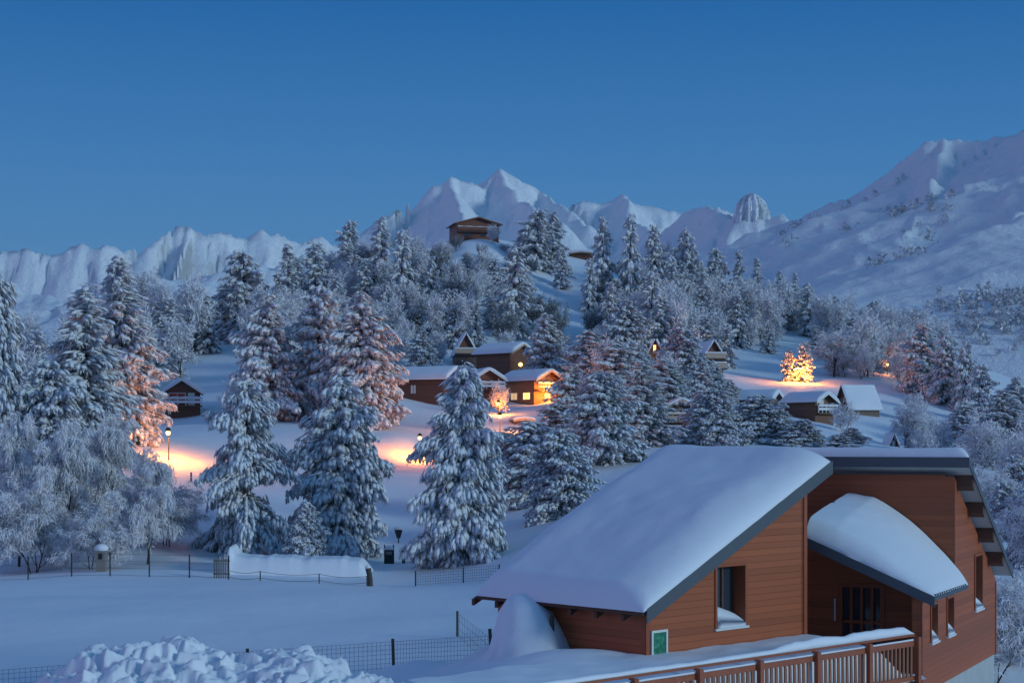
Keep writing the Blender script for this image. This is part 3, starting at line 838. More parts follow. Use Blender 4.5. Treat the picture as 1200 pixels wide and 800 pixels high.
    if balcony:
        zb, dep, bw = balcony
        bo = c.part('balcony', 'dark_timber', lambda m_: m_.box(-bw/2, bw/2, -dep, -.001, zb-.18, zb))
        def rail(m_):
            m_.box(-bw/2, bw/2, -dep, -dep+.06, zb+.78, zb+.95); m_.box(-bw/2, bw/2, -dep+.005, -dep+.05, zb+.3, zb+.62)
            for k in range(6):
                x = -bw/2+.05+(bw-.1)*k/5; m_.box(x-.05, x+.05, -dep+.062, -dep+.14, zb, zb+.9)
        c.part('railing', trim, rail, bo)
        def sn2(m_):
            vs = []; fs = []; k_ = 14
            for i in range(k_):
                x = -bw/2-.02 + (bw+.04)*i/(k_-1); h_ = .14+.05*math.sin(i*1.9+px)
                vs += [(x, -dep-.05, zb+.955), (x, -dep-.04, zb+.955+h_*.8), (x, -dep+.06, zb+.955+h_), (x, -dep+.14, zb+.955)]
            for i in range(k_-1):
                for q in range(4):
                    a = i*4+q; b_ = i*4+(q+1) % 4; fs.append((a, b_, b_+4, a+4))
            fs.append((0,1,2,3)); e = (k_-1)*4; fs.append((e+3,e+2,e+1,e))
            m_.add(vs, [f[::-1] for f in fs])
        c.part('snow', 'roof_snow', sn2, bo, True)
    return c
def aframe(name, label, px, Y, rz, W, Lh, H, wall='red_wall', base=None, baseh=0., T=.3, py=None, dz=-.1, balcony=None, win=None, group='steep A-frame chalets'):
    c = Loc(name, label, 'chalet', px, Y, rz, dz, py, group)
    w2 = W/2
    if baseh: c.part('base', base or 'grey_wall', lambda m_: m_.box(-w2*.92, w2*.92, .1, Lh-.1, -2, baseh))
    z0 = baseh-.0 if baseh else -.8
    c.part('wall', wall, lambda m_: m_.prism([(-w2+.1,0,z0),(w2-.1,0,z0),(0,0,z0+H-.12)], (0,Lh,0)))
    ro = c.part('roof', 'dark_timber', lambda m_: [m_.prism([(s_*.001,-.5,z0+H),(s_*(w2+.2),-.5,z0-.3),(s_*(w2+.08),-.5,z0-.34),(s_*.001,-.5,z0+H-.14)], (0,Lh+.8,0)) for s_ in (-1,1)])
    def sn(m_):
        ysn = [-.5,-.42,-.2] + list(np.linspace(.4, Lh-.1, 6)) + [Lh+.1, Lh+.26, Lh+.3]
        for s_ in (-1, 1):
            vs = []; fs = []; n_ = 9
            sl = math.hypot(w2+.2, H+.3); nx, nz_ = s_*(H+.3)/sl, (w2+.2)/sl
            for k, y in enumerate(ysn):
                q = (.2,.75,.95,1)[min(3, min(k, len(ysn)-1-k))]
                for i in range(n_):
                    t = i/(n_-1)
                    x = s_*(w2+.2)*t; z = z0+H - (H+.3)*t
                    th = T*q*(.35+.65*math.sqrt(max(0,1-max(0,(t-.75)/.25)**2)))*(.85+.15*math.sin(y*1.3+t*5+px)) + .01
                    vs.append((x+nx*th, y, z+nz_*th + (.0)))
            for k in range(len(ysn)-1):
                for i in range(n_-1):
                    a = k*n_+i; f_ = (a, a+1, a+n_+1, a+n_); fs.append(f_ if s_ < 0 else f_[::-1])
            u = len(vs)
            for k in (0, len(ysn)-1):
                for i in range(n_):
                    t = i/(n_-1); vs.append((s_*(w2+.2)*t+nx*.004, ysn[k], z0+H-(H+.3)*t+nz_*.004))
            for i in range(n_-1):
                fs.append((u+i, u+i+1, i+1, i)); a = (len(ysn)-1)*n_+i; fs.append((a, a+1, u+n_+i+1, u+n_+i))
            for i in (0, n_-1):
                col = [k*n_+i for k in range(len(ysn))]; fs.append(tuple([u+i]+col+[u+n_+i]))
            m_.add(vs, fs)
    c.part('snow', 'roof_snow', sn, ro, True)
    if balcony:
        for zb, dep, bw in balcony:
            bo = c.part('balcony', 'dark_timber', lambda m_: m_.box(-bw/2, bw/2, -dep, -.001, zb-.15, zb))
            c.part('railing', 'trim', lambda m_: m_.box(-bw/2, bw/2, -dep-.05, -dep-.002, zb+.1, zb+.85), bo)
            c.part('snow', 'roof_snow', lambda m_: m_.box(-bw/2-.03, bw/2+.03, -dep-.1, -dep+.08, zb+.852, zb+1.02), bo)
    if win:
        x, z, ww, hh, gl = win
        wo = c.part('window', 'trim', lambda m_: m_.box(x-ww/2-.1, x+ww/2+.1, -.05, -.002, z-.1, z+hh+.1))
        c.part('pane', gl, lambda m_: m_.box(x-ww/2, x+ww/2, -.07, -.052, z, z+hh), wo)
    return c
chalet('wooden_chalet', 'small brown chalet with red curtains and snowy balcony above the left street lamp', 213, 200, 12, 4.5, 5.5, 2.9, 1.75, 'brown_wall', py=487, T=.35, ov=.4,
       balcony=(1.25, 1.0, 5.0), wins=((-.55,1.75,1.9,1.0,'curtain'),), door=(1.15,1.3,.8,1.55,'white_enamel'), trim='white_trim')
chalet('wooden_barn', 'long low dark brown barn with one small pale window beside the tall central conifer', 531, 216, 62, 5.2, 9.0, 3.5, 1.6, 'brown_wall', py=475, T=.5, ov=.5, sides=(('l',4.6,1.6,.8,1.1,'white_enamel'),), trim='dark_timber', sink=3)
chalet('wooden_chalet', 'small pale-verged chalet with a white balcony between barn and glowing chalet', 572, 216, 16, 3.9, 6.0, 2.75, 1.5, 'red_wall', py=468, T=.35, ov=.45,
       balcony=(1.35, .9, 4.3), wins=((-.8,1.7,.7,.7,'white_enamel'),(.9,1.7,.7,.7,'white_enamel')), door=(-.7,-.3,.9,1.3,'brown_wall'), trim='white_trim')
chalet('wooden_chalet', 'honey-coloured chalet with its gable porch and lower windows glowing orange', 641, 224, 38, 4.6, 7.2, 3.15, 1.5, 'honey_wall', py=472, T=.4, ov=.5, front_ov=1.1,
       balcony=(1.75, 1.2, 5.0), wins=((-.6,2.3,.6,.7,'glass'),(.6,2.3,.6,.7,'glass'),(.1,.45,1.0,.9,'lit_glass')), sides=(('l',1.6,.5,1.5,.9,'lit_glass'),('l',4.4,.5,1.4,.9,'lit_dim')))
aframe('a_frame_chalet', 'A-frame chalet with a bare red-brown gable and snowy balcony above the barn', 546, 255, 8, 3.5, 5, 3.2, base='grey_wall', baseh=1.75, py=428, balcony=((1.75,.8,3.6),))
chalet('wooden_chalet', 'dark wide-roofed chalet with a yellow gable lamp above the glowing chalet', 610, 246, 48, 4.8, 7.0, 2.5, 1.5, 'brown_wall', py=433, T=.5, ov=.5)
chalet('wooden_chalet', 'dark brown chalet half hidden by conifers to the right of the yellow wall lamp', 682, 246, 20, 5.5, 6.0, 1.9, 1.5, 'red_wall', py=431, T=.5, ov=.5)
aframe('a_frame_chalet', 'A-frame chalet with one lit gable window poking out between mid-slope conifers', 768, 228, -4, 2.6, 4, 2.7, wall='honey_wall', py=425, baseh=.6, win=(-.1,1.5,.35,1.0,'lit_glass'))
aframe('a_frame_chalet', 'tall A-frame chalet with two stacked snowy balconies below the bright clearing', 836, 235, 12, 3.3, 5, 2.6, base='grey_wall', baseh=2.6, py=441, balcony=((2.5,.9,3.2),(1.1,.9,3.4)))
chalet('wooden_chalet', 'chalet with a dark gable and pale balcony rail tucked among conifers right of centre', 797, 192, 14, 4.0, 5.0, 1.7, 1.3, 'grey_wall', py=496, T=.35, balcony=(.25,.9,4.2))
chalet('wooden_chalet', 'small chalet whose snow roof runs left from a tiny dark gable behind bushy conifers', 907, 228, 55, 3.0, 6.0, 1.4, 1.2, 'grey_wall', py=479, T=.45, trim='white_trim')
chalet('wooden_chalet', 'brown stilted chalet with white verge boards left of the steep snow roof', 966, 212, 32, 3.2, 6.0, 2.3, 1.25, 'brown_wall', py=491, T=.4, ov=.4, trim='white_trim', balcony=(.85,.8,3.4), wins=((-.5,1.7,.6,.7,'white_enamel'),))
aframe('a_frame_chalet', 'A-frame chalet turned sideways, its broad steep snow roof facing the valley', 989, 232, -72, 4.6, 4.6, 3.3, wall='brown_wall', py=480, baseh=.2, T=.22)
aframe('a_frame_chalet', 'tiny dark A-frame gable with a white window just above the long roof', 1047, 200, 0, 1.9, 3.0, 2.6, wall='brown_wall', py=525, baseh=.0, win=(0,.1,.3,.8,'white_enamel'))
chalet('hilltop_cabin', 'red-brown cabin with a wide low gable and veranda on the hilltop', 560, 355, 14, 9.4, 8.0, 3.1, 1.5, 'red_wall', py=279, T=.06, ov=.7, front_ov=.9, trim='red_wall', balcony=(1.35,1.0,9.2),
       wins=((-2.5,.3,1.0,1.1,'glass'),(1.2,.3,1.0,1.1,'glass')), group=None)
chalet('flat_shed', 'low dark shed under thick snow on the ridge right of the hilltop cabin', 681, 362, -6, 5.0, 4, .9, .3, 'brown_wall', py=302, T=.5, ov=.3, group=None)
chalet('wooden_chalet', 'chalet of which only a pinkish snow roof shows between the big left conifers', 322, 202, 70, 4.6, 3.4, 1.9, 1.5, 'brown_wall', py=472, T=.45)
chalet('wooden_chalet', 'chalet edge with a white verge board glowing orange beside the left-hand conifers', 447, 195, 20, 4.2, 5.5, 1.7, 1.6, 'brown_wall', py=476, T=.35, trim='white_trim')
chalet('wooden_hut', 'small pinkish timber hut under a conifer at the right edge of the village', 1179, 160, -10, 1.6, 2.0, 1.5, .25, 'honey_wall', py=556, T=.2, ov=.15, front_ov=.2, trim='trim', balcony=(.35,.5,1.7), group=None)
chalet('timber_shelter', 'low timber shelter buried in the snow bank below the glowing chalet', 614, 193, 12, 2.3, 2.0, .4, .2, 'dark_timber', py=497, T=.3, ov=.2, front_ov=.4, group=None)

# ---------------------------------------------------------------- lamps
def street_lamp(label, px, py, Y, power, pole=True, bulb='bulb', col=(1.,.29,.03), rad=.22, cat='street lamp', group='lit street lamps', r=.2):
    h = P(px, py, Y); g_ = gz(h.x, h.y)
    t = thing('street_lamp' if pole else 'wall_lamp', label, cat, (h.x, h.y, g_ if pole else h.z), 0, group if pole else None)
    oz = g_ if pole else h.z
    dz = h.z-oz
    if pole:
        m_ = MB(); m_.tube([(0,.25,-.5),(0,.25,dz+.25),(0,.15,dz+.42),(0,0,dz+.42)], [.06,.05,.04,.04], 8); m_.build('pole', M['iron'], t)
        m_ = MB(); m_.tube([(0,0,dz+.16),(0,0,dz+.42),(0,0,dz+.5)], [.24,.18,.05], 10); m_.build('lamp_shade', M['iron'], t)
    else:
        m_ = MB(); m_.box(-.08,.08,.1,.3,dz+.18,dz+.3); m_.build('bracket', M['iron'], t)
    vs = []; fs = []
    for i in range(7):
        for k in range(10):
            a = math.pi*i/6; b_ = 2*math.pi*k/10
            vs.append((r*math.sin(a)*math.cos(b_), r*math.sin(a)*math.sin(b_), dz+r*math.cos(a)))
    for i in range(6):
        for k in range(10):
            l = (k+1) % 10; fs.append((i*10+k, (i+1)*10+k, (i+1)*10+l, i*10+l))
    mesh_obj('bulb', vs, fs, M[bulb], t, True)
    ld = bpy.data.lights.new('lamp_light', 'POINT'); ld.energy = power; ld.color = col; ld.shadow_soft_size = rad
    lo = bpy.data.objects.new('lamp_light', ld); COL.objects.link(lo); lo.parent = t; lo.location = (0, -.02, dz-.0)
    return t
LP = 2400.
street_lamp('street lamp shining on the snow below the small left chalet', 197, 507, 139.5, LP*3.8)
street_lamp('street lamp glowing over the lane left of the tall central conifer', 492, 513, 167, LP*3.6)
street_lamp('upper of the two street lamps in front of the pale-verged chalet', 584, 473, 203, LP*1.6)
street_lamp('lower of the two street lamps beside the tall central conifer', 586, 488, 185, LP*5)
street_lamp('street lamp blazing before frosted conifers right of the bright clearing', 938, 432, 261.2, LP*6)
street_lamp('street lamp behind the conifers lighting a strip of snow far right', 1040, 427, 284, LP*.6)
street_lamp('yellow lamp on the gable of the dark chalet above the glowing chalet', 610, 427, 243.2, LP*.25, False, 'wall_bulb', (1.,.60,.16), cat='wall lamp', r=.30)
street_lamp('lamp under the balcony of the honey-coloured chalet', 647, 457, 222.1, LP*.42, False, 'wall_bulb', (1.,.33,.04), cat='wall lamp', r=.08)

# ---------------------------------------------------------------- fences
def wire_fence(label, pts, hgt, post_r, mesh_mat='iron', wires=(), vstep=.0, wire_r=.006, post_mat='iron', lean=None, sag=0., cat='fence', name='wire_fence', droop=0):
    o0 = Vector(pts[0]); t = thing(name, label, cat, o0)
    for i, p in enumerate(pts):
        q = Vector(p)-o0; ln = Vector((0,0,hgt)) + (Vector(lean[i]) if lean else Vector((0,0,0)))
        m_ = MB(); m_.tube([q-Vector((0,0,.4)), q+ln], post_r, 7); m_.build('post', M[post_mat], t)
    m_ = MB()
    for a, b in zip(pts[:-1], pts[1:]):
        a = Vector(a)-o0; b = Vector(b)-o0; n_ = 8
        for w_ in wires:
            pl = [a.lerp(b, k/n_)+Vector((0,0,hgt*w_ - sag*math.sin(math.pi*k/n_))) for k in range(n_+1)]
            m_.tube(pl, wire_r, 3, False)
        if vstep:
            ln = (b-a).length; k = vstep
            while k < ln:
                q = a.lerp(b, k/ln); s_ = sag*math.sin(math.pi*k/ln)
                m_.tube([q+Vector((0,0,hgt*wires[0]-s_)), q+Vector((0,0,hgt*wires[-1]-s_))], wire_r, 3, False); k += vstep
    m_.build('mesh', M[mesh_mat], t)
    return t
def gp(px, Y, dz=0.):
    x = (px-600)*Y/F; return Vector((x, Y, gz(x, Y)+dz))
wr = [.04,.17,.30,.43,.56,.69,.82,.92]
wire_fence('dark wire mesh fence crossing the near snow between heap and house', [gp(-30,46,-.5),gp(120,48,-.4),gp(290,51.5,-.2),gp(462,54),gp(577,50.5)], 1.15, .055, 'frosty_wire', wr, .16, .0055, 'post_wood', lean=[(0,0,0),(0,0,0),(0,0,0),(-.05,0,0),(-.08,0,.12)])
wire_fence('short mesh fence running back from the leaning corner post', [gp(577,50.9),gp(536,64)], 1.0, .05, 'frosty_wire', [.05,.35,.65,.92], 1.1, .006, 'post_wood')
t = thing('fence_post', 'lone dark post standing in the snow mound against the house wall', 'post', gp(649,35.35,-.38))
m_ = MB(); m_.tube([(0,0,-.4),(-.05,0,.72)], .05, 8); m_.build('post', M['post_wood'], t)
wire_fence('tall dark-posted fence along the far left edge of the snow field', [gp(x, 93.5) for x in (-60,-12,33,84,129,175,222,268)], 1.35, .04, 'iron', (.05,.35,.65,.95), 0, .008, 'iron')
wire_fence('low sagging cord fence in front of the snow wall beyond the field', [gp(268,92),gp(305,91.5),gp(374,91),gp(430,90.5)], .55, .035, 'post_wood', (.3,.95), 0, .014, 'post_wood', sag=.12)
wire_fence('short frosted mesh fence at the foot of the tall central conifer', [gp(487,90),gp(543,88),gp(585,86)], .85, .04, 'grey_wood', [.08,.25,.42,.59,.76,.93], .18, .009, 'post_wood')
# snow-capped gate panel and blocks by the field edge
t = thing('fence_gate', 'small grey slatted gate panel leaning by the left end of the snow wall', 'gate', gp(259,94))
m_ = MB()
for k in range(7): m_.box(-.42+k*.13, -.34+k*.13, -.03, .03, 0, 1.15+.05*math.sin(k*2.))
m_.build('slats', M['grey_wood'], t)
for z in (.2,.95):
    m_ = MB(); m_.box(-.46,.5,.032,.09,z,z+.1); m_.build('rail', M['grey_wood'], t)
t = thing('gate_post', 'stout dark broken post at the right end of the snow wall', 'post', gp(433,90))
m_ = MB(); m_.tube([(.05,0,-.3),(.03,0,.45),(-.08,0,1.0)], [.17,.14,.16], 8); m_.build('post', M['post_wood'], t)
m_ = MB(); m_.tube([(-.08,0,1.0),(-.1,0,1.1),(-.1,0,1.16)], [.17,.15,.04], 8); m_.build('snow', M['tree_snow'], t, True)
t = thing('gate_pillar', 'squat brown pillar with a snow cap behind the far left fence', 'pillar', gp(119,97))
m_ = MB(); m_.box(-.28,.28,-.28,.28,-.3,1.25); m_.build('pillar', M['grey_wood'], t)
m_ = MB(); m_.box(-.12,.12,-.30,-.282,.75,1.1); m_.build('hatch', M['iron'], t)
m_ = MB(); m_.tube([(0,0,1.25),(0,0,1.45),(0,0,1.6),(0,0,1.66)], [.4,.42,.28,.06], 12); m_.build('snow', M['tree_snow'], t, True)
# snow wall along the far edge of the field
def heap(name, label, cat, u0, u1, Y0, dep, hfun, nu, nv, mat, kind=None, group=None):
    pass
Ysw = 97.; nu, nv = 110, 24; vs = []
xs = np.linspace((262-600)*Ysw/F, (433-600)*Ysw/F, nu)
nz1 = fbm(np.linspace(0, 9, nu), np.zeros(nu), 3, 41)
fs = []
o0 = Vector((xs[0], Ysw, gz(xs[0], Ysw)))
for i, x in enumerate(xs):
    tt = i/(nu-1)
    hh = (1.0 + .75*math.exp(-((tt-.03)/.035)**2)) * min(1, (tt+.004)*22, (1-tt)*14+.02)**.7 * (.86+.28*nz1[i])
    for j in range(nv):
        s_ = j/(nv-1); prof = (min(1, s_/.12))**.45 if s_ < .5 else max(0., 1-((s_-.5)/.5)**2)
        y = Ysw - .6 + 5.0*s_
        vs.append((x-o0.x, y-o0.y, gz(x, y)-.04 + hh*prof - o0.z))
for i in range(nu-1):
    for j in range(nv-1):
        a = i*nv+j; fs.append((a, a+nv, a+nv+1, a+1))
t = mesh_obj('snow_wall', vs, fs, M['snow'], None, True); t.location = o0
tag(t, 'smooth low wall of piled snow along the far edge of the field', 'snow bank')

# litter bins, sign and trestle on the path
t = thing('litter_bin', 'dark litter bin with a snowy lid beside the path beyond the field', 'bin', gp(456,107))
m_ = MB(); m_.box(-.26,.26,-.22,.22,0,.92); m_.build('body', M['iron'], t)
m_ = MB(); m_.box(-.2,.2,-.24,-.222,.62,.82); m_.build('flap', M['grey_wood'], t)
m_ = MB(); m_.box(-.3,.3,-.26,.26,.93,1.0); m_.tube([(-.0,0,1.0),(0,0,1.12),(0,0,1.2)], [.3,.27,.08], 10); m_.build('lid', M['tree_snow'], t)
for s_ in (-.29,.29):
    m_ = MB(); m_.box(s_-.04,s_+.04,-.05,.05,0,1.25); m_.build('post', M['iron'], t)
t = thing('path_marker', 'small dark sign board with a snow cap up the path', 'sign', gp(467,116))
m_ = MB(); m_.box(-.04,.04,-.03,.03,-.2,.7); m_.build('post', M['iron'], t)
m_ = MB(); m_.prism([(-.3,-.05,.95),(-.12,-.05,.35),(.12,-.05,.35),(.3,-.05,.95)], (0,.04,0)); m_.build('board', M['iron'], t)
m_ = MB(); m_.tube([(-.33,0,1.0),(0,0,1.06),(.33,0,1.0)], .1, 8); m_.build('snow', M['tree_snow'], t, True)
t = thing('garden_bench', 'dark timber bench under a snow slab right of the litter bin', 'bench', gp(479,107), R(-15))
for s_ in (-.35,.35):
    m_ = MB(); m_.box(s_-.06,s_+.06,-.2,.2,-.2,.75); m_.build('leg', M['iron'], t)
m_ = MB(); m_.box(-.6,.9,-.28,.28,.752,.84); m_.build('seat', M['post_wood'], t)
m_ = MB(); m_.tube([(-.6,0,.86),(-.3,0,.92),(.5,0,.95),(.9,0,.88)], [.1,.2,.2,.1], 8); m_.build('snow', M['tree_snow'], t, True)
t = thing('road_sign', 'round purple road sign on a thin pole at the edge of the lit lane', 'sign', gp(438,150))
dzs = zrow(533,150) - t.location.z
m_ = MB(); m_.tube([(0,0,-.3),(0,0,dzs+.2)], .035, 6); m_.build('pole', M['iron'], t)
m_ = MB(); m_.tube([(0,-.04,dzs),(0,-.07,dzs)], .36, 18); m_.build('disc', M['purple'], t)
t = thing('snow_pole', 'thin black marker pole at the roadside below the left street lamp', 'pole', gp(224,132))
m_ = MB(); m_.tube([(0,0,-.3),(0,0,zrow(553,132)-t.location.z)], .07, 6); m_.build('pole', M['iron'], t)

# ---------------------------------------------------------------- ploughed heap of snow blocks in the near left corner
YH = 34.0
prof_px = [(20,812),(60,795),(80,778),(105,763),(128,757),(150,750),(175,751),(205,745),(225,752),(250,762),(280,766),(310,762),(345,758),(370,764),(395,778),(420,790),(445,803),(470,815)]
hx = np.array([(p[0]-600)*YH/F for p in prof_px]); hz = np.array([zrow(p[1], YH) for p in prof_px])
dx_ = .034
gx = np.arange(hx[0], hx[-1], dx_); gy = np.arange(YH-3.2, YH+2.6, dx_*1.15)
GX, GY = np.meshgrid(gx, gy, indexing='ij')
G0 = gz_arr(GX, GY)
crest = np.interp(GX, hx, hz) - .26
sy = (GY-YH)
fall = np.where(sy < 0, np.clip(1+sy/3.4, 0, 1)**.9, np.clip(1-(sy/2.5)**2, 0, 1))
fl = np.minimum(G0, 3.0)-.25
BASE = fl + np.maximum(crest-fl, 0)*fall
BASE += .16*(fbm(GX/.9, GY/.9, 4, 55)-.5)
Hh = BASE.copy()
nrh = np.random.RandomState(5)
for q in range(4200):
    cx = nrh.uniform(gx[0], gx[-1]); cy = nrh.uniform(gy[0], gy[-1]); rr = .06 + .34*nrh.rand()**3.4
    i0, i1 = np.searchsorted(gx, [cx-rr*1.3, cx+rr*1.3]); j0, j1 = np.searchsorted(gy, [cy-rr*1.3, cy+rr*1.3])
    if i1-i0 < 3 or j1-j0 < 3: continue
    sx_ = (GX[i0:i1, j0:j1]-cx)/rr; sy_ = (GY[i0:i1, j0:j1]-cy)/rr
    # an irregular polygon of broken snow: steep sides, tilted top, worn rim
    dmx = np.full(sx_.shape, -9.); na_ = nrh.randint(4, 8); a0 = nrh.uniform(0, 6.28)
    for k in range(na_):
        an = a0 + 6.283*k/na_ + nrh.uniform(-.3,.3); dmx = np.maximum(dmx, (sx_*math.cos(an)+sy_*math.sin(an))/nrh.uniform(.7,1.05))
    side = np.clip((1-dmx)*nrh.uniform(1.6,3.5), 0, 1)
    top = rr*(nrh.uniform(.5,1.15) + sx_*nrh.uniform(-.6,.6) + sy_*nrh.uniform(-.6,.3))
    bi = BASE[min((i0+i1)//2, BASE.shape[0]-1), min((j0+j1)//2, BASE.shape[1]-1)] - rr*nrh.uniform(.25,.5)
    blk = bi + top*np.sqrt(side)
    Hh[i0:i1, j0:j1] = np.where(dmx < 1, np.maximum(Hh[i0:i1, j0:j1], blk), Hh[i0:i1, j0:j1])
Hh += .12*(fbm(GX/.30, GY/.30, 3, 66)-.5) + .07*(fbm(GX/.10, GY/.10, 2, 67)-.5)
mk = np.clip((crest - G0)*4, 0, 1)
o0 = Vector((float((gx[0]+gx[-1])/2), YH, 2.6))
nv, nu = GX.shape
v = np.stack([GX-o0.x, GY-o0.y, Hh-o0.z], -1).reshape(-1,3)
i = np.arange((nv-1)*(nu-1)); r_ = i//(nu-1); c_ = i % (nu-1); a = r_*nu+c_
t = mesh_obj('snow_heap', v, np.stack([a, a+nu, a+nu+1, a+1], -1), M['snow'], None, True); t.location = o0
tag(t, 'rough ploughed heap of broken snow blocks in the near left corner', 'snow heap')
# ---------------------------------------------------------------- trees
def _rot(az, pitch, roll=0.):
    """frame whose x axis points along (az, pitch)"""
    ca, sa, cp_, sp_ = math.cos(az), math.sin(az), math.cos(pitch), math.sin(pitch)
    x = np.array([ca*cp_, sa*cp_, sp_]); y = np.array([-sa, ca, 0.]); z = np.cross(x, y)
    cr, sr = math.cos(roll), math.sin(roll)
    return np.stack([x, y*cr+z*sr, z*cr-y*sr], 0)
LUMP_V = []
for k in range(6):
    a = 2*math.pi*k/6; LUMP_V.append((math.cos(a), math.sin(a), 0.))
LUMP_V += [(0.15,0,.95), (0,0,-.45)]
LUMP_V = np.array(LUMP_V)
LUMP_F = np.array([(k, (k+1) % 6, 6) for k in range(6)] + [((k+1) % 6, k, 7) for k in range(6)])
class Acc:
    def __init__(s): s.V = []; s.F = []; s.n = 0
    def add(s, v, f):
        s.V.append(v); s.F.append(f + s.n); s.n += len(v)
    def get(s):
        if not s.V: return np.zeros((0,3)), np.zeros((0,3), int)
        return np.concatenate(s.V), np.concatenate(s.F)
def tri_tube(acc, pts, rad, n=5):
    pts = [np.array(p, float) for p in pts]; vs = []; fs = []
    for i, p in enumerate(pts):
        t = pts[min(i+1, len(pts)-1)] - pts[max(i-1, 0)]; t = t/np.linalg.norm(t)
        u = np.cross(t, (0,0,1.) if abs(t[2]) < .95 else (1.,0,0)); u /= np.linalg.norm(u); w_ = np.cross(u, t)
        for k in range(n):
            a = 2*math.pi*k/n; vs.append(p + (u*math.cos(a)+w_*math.sin(a))*rad[i])
    for i in range(len(pts)-1):
        for k in range(n):
            l = (k+1) % n; a, b_, c, d_ = i*n+k, i*n+l, (i+1)*n+l, (i+1)*n+k
            fs += [(a,b_,c),(a,c,d_)]
    acc.add(np.array(vs), np.array(fs))
def conifer(seed, H=16., Rb=3.4, step=.42, nb=7, lump=.30, z0=.06, droop=.55, shape=.85, dens=1.0, snow=1.0, gap=.0, needle=5, bare=.0):
    r = np.random.RandomState(seed); wood = Acc(); ned = Acc(); sno = Acc()
    lean = r.uniform(-.02,.02,2)
    tri_tube(wood, [(lean[0]*z, lean[1]*z, z) for z in (-.8, H*.25, H*.6, H*.97)], [.022*H*.85, .017*H*.8, .009*H, .02], 7)
    z = H*z0; wi = 0
    # patches of the crown where branches are missing or longer
    ph = r.uniform(0, 6.28, 4)
    while z < H*.985:
        t = z/H
        Lz = Rb*(1-t)**shape*(1 if t > .12 else .6+.4*t/.12) + .22
        k_n = max(3, int(round(nb*(.65+.35*(1-t)) + r.uniform(-1,1))))
        a0 = r.uniform(0, 6.28)
        for k in range(k_n):
            az = a0 + 2*math.pi*k/k_n + r.uniform(-.3,.3)
            if r.rand() < gap: continue
            irr = 1 + .17*math.sin(2*az+ph[0]+t*7) + .13*math.sin(3*az+ph[1]-t*13) 
            Lb = Lz*(r.uniform(.55,1.0) if r.rand() < .6 else r.uniform(.95,1.28))*irr
            zb = z + r.uniform(-.55,.55)*step*1.3
            p0 = .45*t*1.6 - .10 - r.uniform(0,.25)*(1-t)          # start pitch
            dr = droop*(.55+.6*(1-t))*r.uniform(.7,1.3)
            n = max(2, int(Lb/(lump*.62)))
            pts = []; pos = np.array([lean[0]*zb, lean[1]*zb, zb]); ds = Lb/n
            for i in range(n+1):
                pts.append(pos.copy()); s = i/n
                pit = p0 - dr*math.sin(min(1., s*1.15)*1.57) + .25*max(0, s-.8)
                pos = pos + ds*np.array([math.cos(az)*math.cos(pit), math.sin(az)*math.cos(pit), math.sin(pit)])
            if Lb > 1.0: tri_tube(wood, [pts[0], pts[n//2], pts[-1]], [.035+.012*Lb, .03, .012], 3)
            for i in range(1, n+1):
                s = i/n
                if s < .16: continue
                spread = (.16 + .62*math.sin(min(1, s*1.12)*math.pi*.86)) * min(1., Lb/2.2) * .75
                m_ = 1 + int(dens*spread/(lump*.52)*r.uniform(.8,1.4))
                for q in range(m_):
                    off = 0. if q == 0 else (1 if q % 2 else -1)*spread*math.sqrt(r.uniform(.05,1))
                    c = pts[i] + np.array([-math.sin(az), math.cos(az), 0])*off
                    c = c + np.array([math.cos(az), math.sin(az), 0])*r.uniform(-.15,.15)
                    c[2] -= abs(off)*(.45+.75*r.rand()) + r.uniform(-.08,.18)
                    aa = az + (off/max(spread,.01))*.75 + r.uniform(-.2,.2)
                    pit = -.35 - .60*s*droop/.55 - .75*abs(off)/max(spread,.01)*.6 + r.uniform(-.25,.25) + .5*t
                    Rm = _rot(aa, pit, r.uniform(-.3,.3))
                    if r.rand() < snow*(.92 if q else .97):
                        sc = lump*np.array([r.uniform(.8,1.75), r.uniform(.30,.58), r.uniform(.26,.46)])*(1. if s > .3 else .8)
                        jit = 1 + r.uniform(-.18,.18,(8,1))
                        sno.add((LUMP_V*jit*sc)@Rm + c + np.array([0,0,.05]), LUMP_F)
                    # needles hanging and sticking out below the snow
                    nt_ = needle
                    ang = aa + r.uniform(-1.1,1.1,nt_); pp = pit - r.uniform(.0,.9,nt_); ln = lump*r.uniform(.8,1.7,nt_); wd = lump*r.uniform(.12,.26,nt_)
                    dx = np.stack([np.cos(ang)*np.cos(pp), np.sin(ang)*np.cos(pp), np.sin(pp)], 1)
                    sd = np.stack([-np.sin(ang), np.cos(ang), r.uniform(-.6,.6,nt_)], 1)
                    b_ = c + r.uniform(-.5,.5,(nt_,3))*lump*.6 - np.array([0,0,lump*.1])
                    vv = np.stack([b_-sd*wd[:,None], b_+sd*wd[:,None], b_+dx*ln[:,None]], 1).reshape(-1,3)
                    ned.add(vv, np.arange(nt_*3).reshape(-1,3))
        z += step*(1.15-.5*t)*r.uniform(.85,1.15)
    # leader
    for i in range(6):
        zz = H*(.96+.012*i)
        sno.add((LUMP_V*lump*np.array([.5,.4,.5])*(1-.12*i)) + np.array([lean[0]*zz+r.uniform(-.1,.1), lean[1]*zz+r.uniform(-.1,.1), zz]), LUMP_F)
    return wood.get(), ned.get(), sno.get()
